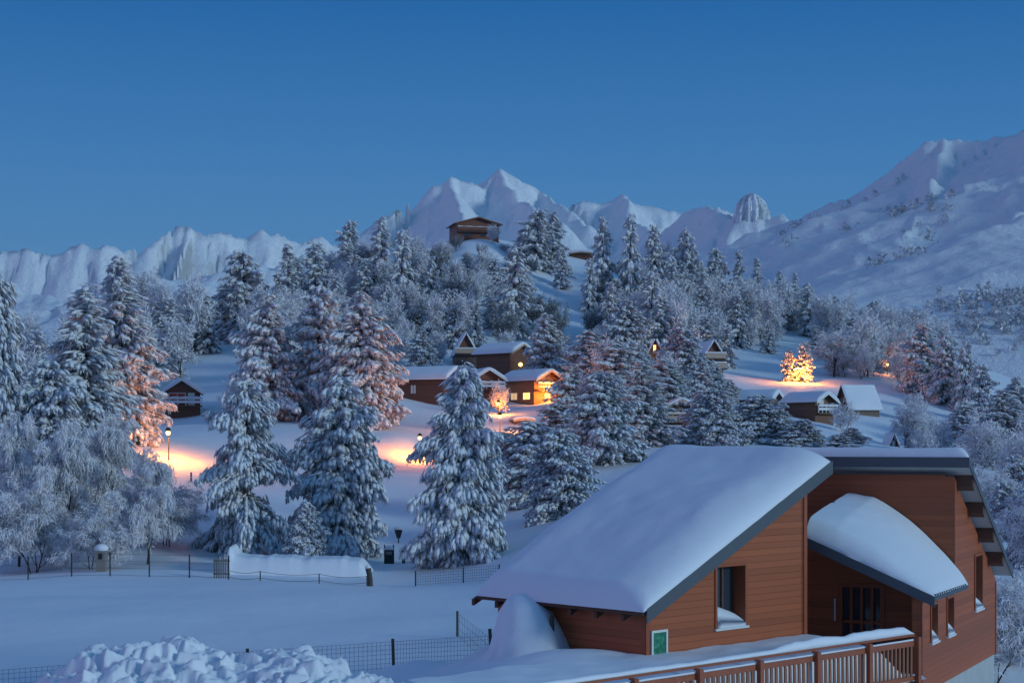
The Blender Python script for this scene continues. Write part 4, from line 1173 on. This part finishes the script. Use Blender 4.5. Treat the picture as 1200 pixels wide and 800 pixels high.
def broadleaf(seed, H=10., spread=3.6, n_tw=5200, weep=.8, twl=.55, tww=.034, z_trunk=.22, stems=1, levels=3):
    """leafless tree thickly coated in hoar frost"""
    r = np.random.RandomState(seed); wood = Acc(); tw = Acc(); tips = []
    def grow(p, d, L_, rad, lev):
        n = 4; pts = [p]; q = p.copy(); dd = d.copy()
        for i in range(n):
            dd = dd + r.normal(0,.16,3) + np.array([0,0,.06 if lev < 2 else -.16*weep]); dd /= np.linalg.norm(dd)
            q = q + dd*L_/n; pts.append(q.copy())
        tri_tube(wood, pts, [rad*(1-.55*i/n) for i in range(n+1)], 5 if lev < 2 else 3)
        for i in range(1, n+1):
            if lev >= 1: tips.append((pts[i], dd.copy(), lev))
        if lev < levels:
            kn = (6, 5, 4, 3)[lev]
            for k in range(kn):
                s = .35+.65*(k+1)/kn; b_ = pts[min(n, int(s*n))]
                az = r.uniform(0, 6.28); e = r.uniform(.35,1.0)
                nd = dd*math.cos(e) + math.sin(e)*np.array([math.cos(az), math.sin(az), r.uniform(-.1,.5)]); nd /= np.linalg.norm(nd)
                grow(b_, nd, L_*r.uniform(.55,.75), rad*.5, lev+1)
    for s_ in range(stems):
        d = np.array([r.normal(0,.22 if stems > 1 else .04), r.normal(0,.22 if stems > 1 else .04), 1.]); d /= np.linalg.norm(d)
        grow(np.array([r.normal(0,.3)*(stems > 1), r.normal(0,.3)*(stems > 1), -.3]), d, H*.46, .016*H if stems == 1 else .008*H, 0)
    allp = np.array([t_[0] for t_ in tips])
    sc = np.array([spread/max(1e-3, np.percentile(np.hypot(allp[:,0], allp[:,1]), 93))]*2 + [H*.93/np.percentile(allp[:,2], 99)])
    wt = np.array([1. if t_[2] == 1 else (2.2 if t_[2] == 2 else 3.) for t_ in tips]); wt /= wt.sum()
    idx = r.choice(len(tips), n_tw, p=wt)
    P_ = allp[idx]*sc; D_ = np.array([tips[i][1] for i in idx])
    D_ = D_ + r.normal(0,.75,(n_tw,3)); D_[:,2] -= weep*.9; D_ /= np.linalg.norm(D_, axis=1)[:,None]
    P_ = P_ + r.normal(0,.22,(n_tw,3))
    ln = twl*r.uniform(.5,1.5,n_tw)[:,None]; wd = tww*r.uniform(.6,1.6,n_tw)[:,None]
    sd = np.cross(D_, r.normal(0,1,(n_tw,3))); sd /= np.linalg.norm(sd, axis=1)[:,None]
    mid = P_+D_*ln*.55 + np.array([0,0,.0]); end = P_+D_*ln + np.array([0,0,-weep*.25])*ln
    V = np.stack([P_-sd*wd*.6, P_+sd*wd*.6, mid-sd*wd, mid+sd*wd, end], 1).reshape(-1,3)
    b_ = np.arange(n_tw)[:,None]*5
    Fc = np.concatenate([b_+np.array([0,1,3]), b_+np.array([0,3,2]), b_+np.array([2,3,4])], 0)
    wv, wf = wood.get(); wv = wv*sc
    V[:,2] = np.maximum(V[:,2], -.1)
    return (wv, wf), (V, Fc)
HPROTO = 16.
protos = {}
def make_con(key, single, **kw):
    w_, n_, s_ = conifer(**kw)
    rr = np.percentile(np.hypot(s_[0][:,0], s_[0][:,1]), 97)
    hh = s_[0][:,2].max()
    if single:
        V = np.concatenate([w_[0], n_[0], s_[0]]); Fc = np.concatenate([w_[1], n_[1]+len(w_[0]), s_[1]+len(w_[0])+len(n_[0])])
        mi = np.concatenate([np.zeros(len(w_[1]), int), np.ones(len(n_[1]), int), np.full(len(s_[1]), 2)])
        me = bpy.data.meshes.new('snowy_conifer'); fast_fill(me, V, Fc)
        for k in ('bark','needles','tree_snow'): me.materials.append(M[k])
        me.polygons.foreach_set('material_index', mi); me.polygons.foreach_set('use_smooth', mi == 2); me.update()
        protos[key] = (rr, hh, me)
    else:
        ms = []
        for nm, (V, Fc), mt, sm in (('trunk', w_, 'bark', True), ('crown', n_, 'needles', False), ('snow', s_, 'tree_snow', True)):
            me = bpy.data.meshes.new(nm); fast_fill(me, V, Fc); me.materials.append(M[mt])
            if sm: me.polygons.foreach_set('use_smooth', [True]*len(me.polygons))
            me.update(); ms.append(me)
        protos[key] = (rr, hh, ms)
def make_bl(key, single, twig='frost', **kw):
    w_, t_ = broadleaf(**kw)
    rr = np.percentile(np.hypot(t_[0][:,0], t_[0][:,1]), 97); hh = np.percentile(t_[0][:,2], 99.7)
    if single:
        V = np.concatenate([w_[0], t_[0]]); Fc = np.concatenate([w_[1], t_[1]+len(w_[0])])
        mi = np.concatenate([np.zeros(len(w_[1]), int), np.ones(len(t_[1]), int)])
        me = bpy.data.meshes.new('frosted_tree'); fast_fill(me, V, Fc)
        for k in ('bark', twig): me.materials.append(M[k])
        me.polygons.foreach_set('material_index', mi); me.update(); protos[key] = (rr, hh, me)
    else:
        ms = []
        for nm, (V, Fc), mt in (('trunk', w_, 'bark'), ('crown', t_, twig)):
            me = bpy.data.meshes.new(nm); fast_fill(me, V, Fc); me.materials.append(M[mt]); me.update(); ms.append(me)
        protos[key] = (rr, hh, ms)
# near trees: full detail
make_con('A', False, seed=1, H=13., Rb=3.3, step=.40, nb=8, lump=.29, droop=.7, shape=.68, dens=1.05)
make_con('B', False, seed=2, H=13., Rb=3.2, step=.44, nb=7, lump=.30, droop=.85, shape=.58, dens=1.05, z0=.04)
make_con('C', False, seed=3, H=13., Rb=4.0, step=.62, nb=6, lump=.27, droop=1.0, shape=.48, dens=1.0, gap=.15, z0=.10, snow=.95)
make_con('D', False, seed=4, H=15., Rb=2.7, step=.44, nb=7, lump=.32, droop=.5, shape=.85, dens=.85, gap=.05)
# mid-distance
make_con('E', True, seed=5, H=16., Rb=3.6, step=.62, nb=7, lump=.40, droop=.75, shape=.72, dens=1.1, needle=4)
make_con('Fm', True, seed=6, H=16., Rb=3.0, step=.66, nb=6, lump=.40, droop=.9, shape=.62, dens=1.05, needle=4, gap=.06)
# far
make_con('G', True, seed=7, H=18., Rb=3.2, step=.95, nb=6, lump=.58, droop=.8, shape=.75, dens=.95, needle=4, snow=.92)
make_con('Hf', True, seed=8, H=18., Rb=2.6, step=.95, nb=6, lump=.58, droop=.6, shape=.95, dens=.75, needle=6, snow=.62)
make_con('I', True, seed=9, H=14., Rb=3.6, step=.9, nb=7, lump=.58, droop=.6, shape=.62, dens=.8, needle=6, snow=.66, gap=.08)
make_bl('J', False, seed=21, H=11., spread=4.0, n_tw=26000, weep=1.0, twl=.42, tww=.024)
make_bl('K', False, seed=22, H=9., spread=3.6, n_tw=22000, weep=.75, twl=.38, tww=.023, stems=3)
make_bl('Lf', True, seed=23, H=10., spread=3.6, n_tw=3400, weep=.25, twl=.75, tww=.062)
make_bl('Mf', True, seed=24, H=8., spread=3.6, n_tw=3000, weep=.15, twl=.7, tww=.060, stems=3)
make_bl('Nf', True, twig='dark_twigs', seed=25, H=8., spread=3.4, n_tw=3000, weep=.1, twl=.7, tww=.05, stems=3)
def plant(kind, x, y, ht, half, label, cat, group=None, dz=-.25, z=None, name=None, rz=None):
    rr, hh, me = protos[kind]
    s = (half/rr, half/rr, (ht)/hh)
    g_ = gz(x, y) + dz if z is None else z
    nm = name or ('frosted_tree' if kind in ('J','K','Lf','Mf','Nf') else 'snowy_conifer')
    if isinstance(me, list):
        t = thing(nm, label, cat, (x, y, g_), rng.uniform(0, 6.28) if rz is None else rz, group); t.scale = s
        names = ['trunk', 'crown', 'snow']
        par = t
        for i, m_ in enumerate(me):
            o = bpy.data.objects.new(names[i], m_); COL.objects.link(o); o.parent = par if i < 2 else last
            last = o
    else:
        o = bpy.data.objects.new(nm, me); COL.objects.link(o); o.location = (x, y, g_); o.scale = s; o.rotation_euler = (0,0,rng.uniform(0,6.28))
        tag(o, label, cat, group)
def tree_px(kind, px, top, Y, w, label, cat='conifer', group=None, **kw):
    x = (px-600)*Y/F; g_ = gz(x, Y)-.25
    ht = zrow(top, Y)-g_
    plant(kind, x, Y, ht, w/2*Y/F, label, cat, group, **kw)
    PLACED.append((px, top, Y, w))
PLACED = []
G1 = 'snow-laden conifers beyond the field'
for a in [
 ('C',288,440,106,134,'broad snow-hung conifer with bare lower limbs beside the left street lamp'),
 ('B',397,438,110,116,'dense dark conifer at the right of the pair behind the snow wall'),
 ('A',360,585,102,56,'small young conifer between the two big trees behind the snow wall'),
 ('A',541,422,101,120,'tall central conifer standing alone at the left corner of the house'),
 ('B',622,492,124,110,'snowy conifer just above the low eave of the house'),
 ('A',704,432,150,110,'wide snow-covered conifer rising behind the middle of the big roof'),
 ('D',750,422,168,86,'pointed conifer just right of the wide one behind the big roof'),
 ('B',660,500,112,90,'lower conifer leaning on the left slope of the big snow roof'),
 ('A',585,505,150,70,'conifer half hidden behind the tall central one'),
 ('D',100,330,122,130,'heavy snow-covered conifer at the far left behind the frosted birches'),
 ('D',143,298,147,116,'tallest left conifer, its right side lit orange by the street lamp'),
 ('A',-8,318,118,110,'conifer cut by the left edge of the picture'),
 ('B',55,420,118,110,'thick conifer low at the far left between birches and edge'),
 ('A',838,455,168,80,'bushy conifer above the ridge of the big roof'),
 ('B',888,462,172,80,'dense bushy conifer above the junction of the two roofs'),
 ('A',940,490,168,60,'low bushy conifer below the chalet on stilts'),
 ('D',1172,455,168,84,'large snowy conifer above the small pinkish hut'),
]: tree_px(*a, group=G1)
G2 = 'conifers around the village lamps'
for a in [
 ('E',313,342,186,92,'left of three tall pink-tinged conifers above the left chalet roof'),
 ('Fm',371,330,188,82,'middle of three tall pink-tinged conifers left of the barn'),
 ('E',426,340,182,104,'right of three tall pink-tinged conifers, glowing orange near its foot'),
 ('E',639,366,238,62,'conifer standing behind the honey-coloured chalet'),
 ('Fm',694,385,232,66,'slim conifer right of the glowing chalet'),
 ('E',736,350,262,66,'high conifer in the middle of the slope above the A-frame with lit window'),
 ('E',801,374,222,68,'tall pink-lit conifer between the two right-hand A-frames'),
 ('E',751,404,212,54,'narrow conifer hiding the left side of the A-frame with the lit window'),
 ('Fm',722,400,205,80,'conifer behind the wide one above the big roof'),
 ('E',775,420,195,86,'conifer in front of the A-frame with the lit window'),
 ('E',672,425,180,80,'snowy conifer right of the glowing porch'),
 ('Fm',650,470,160,74,'conifer below the glowing chalet'),
 ('E',1082,376,262,62,'leading conifer of the row stepping down at the far right'),
 ('Fm',1107,390,255,50,'second conifer of the row stepping down at the far right'),
 ('E',1133,396,250,40,'slim dark conifer standing up from the far-right row'),
 ('Fm',1152,424,238,42,'fourth conifer of the far-right row'),
 ('E',1190,440,215,60,'conifer at the right edge above the big one by the hut'),
 ('Fm',1215,470,190,60,'conifer cut by the right edge'),
 ('E',1128,470,205,56,'conifer below the far-right row, left of the big one'),
 ('E',822,452,180,56,'conifer under the tall A-frame with two balconies'),
 ('Fm',872,470,180,64,'conifer hiding the snow roof left of the tiny gable'),
 ('E',915,480,182,50,'low conifer left of the chalet on stilts'),
 ('E',495,385,250,44,'pale slim conifer above the barn roof'),
 ('Fm',1000,500,190,36,'little conifer in the hollow below the steep snow roof'),
 ('Fm',985,508,165,46,'squat conifer peeping over the junction of the roofs'),
]: tree_px(*a, group=G2)
G3 = 'conifers on the hill and its skyline'
for a in [
 ('I',285,292,262,84,'bushy dark conifer on the left shoulder of the hill'),
 ('Hf',245,345,250,40,'dark conifer left of the bushy one on the left shoulder'),
 ('Hf',222,336,252,44,'dark pointed conifer rising above the frosted trees left of the hill'),
 ('G',200,348,245,52,'frosted conifer right of the orange-lit tree'),
 ('Hf',183,352,250,40,'distant conifer just right of the orange-lit tree top'),
 ('G',262,330,270,44,'conifer behind the bushy one on the left shoulder'),
 ('Hf',340,285,286,46,'conifer on the left skyline of the hill'),
 ('G',372,282,288,56,'broad frosted conifer on the left skyline'),
 ('I',408,256,325,44,'dark conifer standing clear on the skyline left of the cabin'),
 ('G',447,254,308,44,'tall conifer on the skyline between the dark one and the cabin'),
 ('G',469,268,290,44,'drooping conifer on the skyline left of the cabin'),
 ('G',393,325,272,46,'conifer below the skyline left of the cabin'),
 ('G',601,288,284,60,'big snowy conifer below and right of the hilltop cabin'),
 ('I',628,243,345,54,'thick dark conifer clump top right of the hilltop cabin'),
 ('G',648,248,350,40,'second top of the clump right of the hilltop cabin'),
 ('Hf',612,268,345,36,'narrow conifer at the left edge of the clump by the cabin'),
 ('G',659,290,335,28,'slim conifer on the open snow right of the cabin clump'),
 ('G',707,253,324,38,'left of the two tall skyline conifers right of the shed'),
 ('G',737,250,322,38,'right of the two tall skyline conifers right of the shed'),
 ('G',768,262,334,36,'third skyline conifer right of the shed'),
 ('I',805,265,335,44,'dark skyline conifer in the middle of the right-hand row'),
 ('I',840,290,350,44,'bushy skyline conifer right of the dark one'),
 ('Hf',866,292,352,30,'skyline conifer in the falling row on the right'),
 ('Hf',888,302,352,28,'last close skyline conifer before the gap on the right'),
 ('Hf',915,316,356,22,'left of a pair of small conifers on the right skyline'),
 ('Hf',933,319,356,22,'right of a pair of small conifers on the right skyline'),
 ('G',762,318,282,44,'snowy conifer below the skyline in the middle of the slope'),
 ('Hf',980,346,345,26,'small dark conifer above the blazing bush'),
 ('I',1022,350,335,42,'dark conifer right of the blazing bush on the skyline'),
 ('Hf',1042,368,332,30,'dark conifer beside the lit strip of snow'),
 ('G',1058,385,310,34,'conifer left of the far-right row'),
 ('Hf',955,352,345,22,'small reddish conifer on the skyline left of the dark ones'),
 ('Hf',1001,362,335,22,'thin reddish conifer between the dark ones on the right skyline'),
]: tree_px(*a, group=G3)
for i_, a in enumerate([('G',505,300,292,34),('G',430,302,292,38),('G',522,338,278,32),('Hf',556,352,272,32),('G',690,302,318,26),('G',786,300,316,34),('Hf',822,318,308,36),
 ('G',850,328,308,34),('G',782,352,282,38),('G',850,378,276,32),('Hf',880,342,324,28),('G',906,352,326,26),('G',452,330,278,36),('Hf',326,318,268,36),('G',716,330,282,36),
 ('G',900,385,300,26),('G',812,380,268,34),('G',350,300,300,36),('G',582,318,300,34),('Hf',955,385,300,26)]):
    tree_px(*a, 'pale frost-covered conifer standing among the leafless trees on the hillside', group='frosted conifers in the hillside wood')
# frosted leafless trees that can be told apart
G4 = 'frosted leafless trees beyond the field fence'
for a in [
 ('J',76,496,103,112,'weeping frosted birch with a bare dark trunk at the far left'),
 ('J',172,528,101,96,'wide weeping frosted birch beside the far left fence'),
 ('J',22,488,104,104,'frosted thicket tree at the left edge of the field'),
 ('K',196,560,108,100,'low frosted tree in front of the lit lane'),
 ('J',126,486,107,104,'tall frosted birch between the birches and the orange-lit conifer'),
 ('K',40,560,100,110,'low spreading frosted tree behind the far left fence'),
 ('K',110,590,99,90,'low frosted bush tree behind the middle of the far left fence'),
]: tree_px(*a, cat='frosted tree', group=G4)
G5 = 'frosted trees lit by the lamps'
for a in [
 ('Lf',978,388,270,74,'pink-lit frosted tree right of the blazing bush'),
 ('Fm',942,398,263.4,25,'small frosted conifer glowing orange behind the street lamp'),
 ('Fm',925,408,264,22,'smaller frosted conifer glowing orange left of the street lamp'),
 ('Lf',1016,395,290,50,'frosted tree between the pink-lit one and the lit strip of snow'),
 ('Lf',213,372,225,70,'frosted tree on the slope right above the small left chalet'),
 ('Mf',592,285,350,20,'snow-plastered sapling in front of the hilltop cabin'),
 ('Mf',578,262,351,16,'tall white sapling hiding the right corner of the hilltop cabin'),
 ('Mf',585,448,205,26,'frosted bush in front of the pale-verged chalet'),
 ('Mf',990,470,205,34,'dark frosted bush below the steep snow roof'),
 ('Mf',165,585,112,60,'frosted bush on the bank left of the lit lane'),
]: tree_px(*a, cat='frosted tree', group=G5)
# the many small frosted trees that clothe the hill: (px range, distance range, count, kinds, label)
CLEAR = [(900,962,395,470),(1038,1058,428,446),(236,292,384,452),(538,586,270,294),(662,690,340,405),(838,930,408,460),(455,660,425,520),(540,584,276,296),(170,245,425,560),(420,530,500,600),(560,660,480,520),(975,1040,445,490),(940,970,450,500)]
def scatter(n, pxr, Yr_, hr, wr_, kinds, label, cat, group, seed):
    r = random.Random(seed); c = 0; tries = 0
    while c < n and tries < n*30:
        tries += 1
        px = r.uniform(*pxr); Y = r.uniform(*Yr_); x = (px-600)*Y/F; g_ = gz(x, Y); py = HY - (g_-CAMZ)*F/Y
        if any(a < px < b and t_ < py < u for a, b, t_, u in CLEAR): continue
        ht = r.uniform(*hr); top = HY - (g_+ht-CAMZ)*F/Y
        if any(a+4 < px < b-4 and t_+6 < top+ (py-top)*.5 < u-4 for a, b, t_, u in CLEAR): continue
        plant(r.choice(kinds), x, Y, ht, ht*r.uniform(*wr_), label, cat, group); c += 1
scatter(60, (385,545), (268,325), (5,10), (.30,.42), ('Lf','Mf','G','Lf','G','Nf'), 'small frosted tree in the wood on the hill left of the cabin', 'frosted tree', 'frosted trees on the left flank of the hill', 1)
scatter(48, (540,765), (258,330), (4,8), (.32,.45), ('Mf','Lf','G','Nf'), 'small frosted tree in the wood on the hill below the cabin', 'frosted tree', 'frosted trees below the hilltop cabin', 2)
scatter(90, (735,965), (258,348), (6,12), (.27,.38), ('Lf','G','Mf','Lf','G'), 'small frosted tree in the wood on the right flank of the hill', 'frosted tree', 'frosted trees on the right flank of the hill', 3)
scatter(46, (945,1110), (258,335), (6,11), (.32,.42), ('Lf','Mf','G'), 'small frosted tree in the wood behind the lamp-lit bush', 'frosted tree', 'frosted trees right of the blazing lamp', 4)
scatter(16, (1020,1200), (150,235), (3,6), (.38,.5), ('Mf','Lf'), 'low frosted bush on the slope above the long roof at the right', 'bush', 'frosted bushes above the right roof', 5)
scatter(20, (1150,1270), (62,140), (2.5,5.5), (.4,.55), ('A','B','K'), 'snow-covered bush tree on the steep bank right of the house', 'bush', 'snowy bush trees on the bank right of the house', 6)
scatter(30, (245,385), (245,290), (5,9), (.26,.36), ('Lf','G','Mf'), 'small frosted tree on the left shoulder of the hill', 'tree', 'small trees on the left shoulder of the hill', 7)
scatter(34, (-20,235), (185,270), (6,13), (.28,.38), ('Lf','G','Mf'), 'small frosted tree on the slope behind the far left conifers', 'tree', 'small trees behind the far left conifers', 8)
scatter(10, (455,560), (240,262), (3,6), (.3,.4), ('Mf','Lf'), 'small frosted tree on the slope above the barn', 'frosted tree', 'frosted trees above the barn', 9)
scatter(12, (700,860), (200,250), (4,7), (.34,.44), ('Mf','E','Lf'), 'small snowy tree among the right-hand chalets', 'tree', 'small trees among the right-hand chalets', 10)
scatter(16, (505,620), (325,352), (2.2,4.5), (.4,.55), ('Mf','Nf','Mf'), 'low frosted bush on the hilltop round the cabin', 'bush', 'frosted bushes round the hilltop cabin', 14)
scatter(22, (292,430), (212,258), (6,10), (.28,.38), ('G','Lf','G','Mf'), 'small frosted tree behind the three tall pink-tinged conifers', 'tree', 'small trees behind the three tall conifers', 15)
scatter(8, (230,330), (190,215), (3,5), (.3,.4), ('Mf','Lf'), 'small frosted tree right of the small left chalet', 'tree', 'small trees right of the left chalet', 12)
# dark frosted scrub on the far right-hand flank, too far to count
# scrub and stunted trees dotted over the far right flank: one mass
r = np.random.RandomState(77); acc = Acc()
from mathutils.bvhtree import BVHTree
mo = bpy.data.objects['mountains']
bv = BVHTree.FromPolygons([v_.co for v_ in mo.data.vertices], [p_.vertices for p_ in mo.data.polygons])
def scrub(pxr, Yr_, n, hr, clump):
    for _ in range(n):
        px = r.uniform(*pxr); Y = r.uniform(*Yr_); x = (px-600)*Y/F
        h_ = bv.ray_cast(Vector((x, Y, 2000)), Vector((0,0,-1)))
        if h_[0] is None: continue
        for q in range(clump):
            xx, yy = x+r.normal(0,7), Y+r.normal(0,10); hh = bv.ray_cast(Vector((xx, yy, 2000)), Vector((0,0,-1)))
            if hh[0] is None: continue
            z = hh[0].z; H_ = r.uniform(*hr); k = 22
            p_ = np.array([xx, yy, z]) + np.stack([r.normal(0,.28,k)*H_, r.normal(0,.28,k)*H_, r.uniform(0,.9,k)*H_], 1)
            p_[:, :2] = np.array([xx, yy]) + (p_[:, :2]-np.array([xx, yy]))*(1.25-p_[:,2:3]*0 - ((p_[:,2]-z)/H_)[:,None])
            d_ = r.normal(0,1,(k,3)); d_ /= np.linalg.norm(d_, axis=1)[:,None]; e_ = np.cross(d_, r.normal(0,1,(k,3)))
            V_ = np.stack([p_-d_*.22*H_, p_+d_*.22*H_, p_+e_*.16*H_], 1).reshape(-1,3); acc.add(V_, np.arange(k*3).reshape(-1,3))
scrub((1092,1215), (770,846), 46, (3,6), 4)
scrub((1010,1130), (1000,1130), 7, (4,8), 3)
scrub((930,1060), (1350,1600), 16, (4,8), 3)
scrub((1050,1110), (1250,1400), 7, (5,9), 4)
V_, F_ = acc.get()
o = mesh_obj('scrub', V_, F_, M['frosty_scrub'])
tag(o, 'frosted scrub dotted over the snow of the right-hand mountain flank', 'scrub', kind='stuff')
# ---------------------------------------------------------------- sky, light, camera
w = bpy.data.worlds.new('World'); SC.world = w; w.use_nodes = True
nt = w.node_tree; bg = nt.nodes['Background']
SUN_AZ, SUN_EL = 120.0, 14.0         # pale twilight from behind the viewer's right shoulder
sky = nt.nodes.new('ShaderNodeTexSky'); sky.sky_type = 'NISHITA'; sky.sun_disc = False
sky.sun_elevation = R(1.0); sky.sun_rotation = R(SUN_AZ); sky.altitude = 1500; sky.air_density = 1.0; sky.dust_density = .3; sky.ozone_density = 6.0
# blue hour: clear sky deepening from pale slate at the skyline to saturated blue overhead
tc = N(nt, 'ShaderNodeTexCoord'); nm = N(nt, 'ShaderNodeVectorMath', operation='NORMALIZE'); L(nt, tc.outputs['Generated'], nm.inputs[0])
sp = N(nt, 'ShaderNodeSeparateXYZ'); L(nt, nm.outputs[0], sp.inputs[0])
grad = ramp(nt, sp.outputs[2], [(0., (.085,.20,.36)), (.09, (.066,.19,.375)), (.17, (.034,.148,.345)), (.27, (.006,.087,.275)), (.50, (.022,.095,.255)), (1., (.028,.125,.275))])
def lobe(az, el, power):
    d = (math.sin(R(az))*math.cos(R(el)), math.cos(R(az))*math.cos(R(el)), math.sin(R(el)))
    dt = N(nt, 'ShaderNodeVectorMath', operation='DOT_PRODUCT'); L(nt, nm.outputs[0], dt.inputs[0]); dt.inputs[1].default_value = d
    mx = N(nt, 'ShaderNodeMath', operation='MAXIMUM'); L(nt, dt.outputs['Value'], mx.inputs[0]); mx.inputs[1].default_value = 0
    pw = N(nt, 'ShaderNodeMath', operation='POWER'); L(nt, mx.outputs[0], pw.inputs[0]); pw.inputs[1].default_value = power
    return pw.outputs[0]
def addc(base, fac, col):
    s = N(nt, 'ShaderNodeVectorMath', operation='SCALE'); s.inputs[0].default_value = col; L(nt, fac, s.inputs['Scale'])
    a = N(nt, 'ShaderNodeVectorMath', operation='ADD'); L(nt, base, a.inputs[0]); L(nt, s.outputs[0], a.inputs[1]); return a.outputs[0]
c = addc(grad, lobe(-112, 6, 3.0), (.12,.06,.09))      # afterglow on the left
c = addc(c, lobe(-105, 4, 14.0), (.55,.20,.19))      # added tight warm glow, standing in for an unseen lamp off to the left
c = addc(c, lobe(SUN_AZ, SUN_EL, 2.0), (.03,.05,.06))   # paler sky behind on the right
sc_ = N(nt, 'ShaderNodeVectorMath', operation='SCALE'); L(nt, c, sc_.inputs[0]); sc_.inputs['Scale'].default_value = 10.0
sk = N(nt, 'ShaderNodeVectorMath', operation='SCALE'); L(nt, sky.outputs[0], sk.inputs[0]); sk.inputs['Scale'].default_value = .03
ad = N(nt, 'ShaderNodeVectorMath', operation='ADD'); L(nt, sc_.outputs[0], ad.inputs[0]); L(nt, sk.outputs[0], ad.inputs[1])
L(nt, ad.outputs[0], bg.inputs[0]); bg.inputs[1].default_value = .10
ld = bpy.data.lights.new('sun', 'SUN'); ld.energy = 1.08; ld.angle = R(12); ld.color = (.74,.94,1.)
lo_ = bpy.data.objects.new('sun', ld); COL.objects.link(lo_)
d = Vector((math.sin(R(SUN_AZ))*math.cos(R(SUN_EL)), math.cos(R(SUN_AZ))*math.cos(R(SUN_EL)), math.sin(R(SUN_EL))))
lo_.rotation_euler = d.to_track_quat('Z', 'Y').to_euler()
cd = bpy.data.cameras.new('camera'); cam = bpy.data.objects.new('camera', cd); COL.objects.link(cam)
cam.location = (0, 0, CAMZ); cam.rotation_euler = (R(90), 0, 0)
cd.sensor_width = 36; cd.lens = 36*F/1200; cd.shift_y = (HY-400)/1200; cd.clip_end = 40000; cd.clip_start = .1
SC.camera = cam
SC.render.engine = 'CYCLES'
SC.cycles.max_bounces = 5; SC.cycles.diffuse_bounces = 3; SC.cycles.glossy_bounces = 2; SC.cycles.transmission_bounces = 2
SC.cycles.use_denoising = True
vs_ = SC.view_settings; vs_.view_transform = 'Standard'; vs_.look = 'None'; vs_.gamma = 1; vs_.use_curve_mapping = False
vs_.exposure = 0.45

m = bpy.data.materials.new('haze'); m.use_nodes = True; nt = m.node_tree
for n_ in list(nt.nodes):
    if n_.type == 'BSDF_PRINCIPLED': nt.nodes.remove(n_)
pv = nt.nodes.new('ShaderNodeVolumePrincipled'); pv.inputs['Density'].default_value = .00007; pv.inputs['Color'].default_value = (.68,.87,1.,1)
L(nt, pv.outputs[0], nt.nodes['Material Output'].inputs['Volume'])
mb = MB(); mb.box(-9600, 9600, -8600, 11200, -92, 560); o = mb.build('haze', m); tag(o, kind='stuff')
SC.cycles.volume_bounces = 0
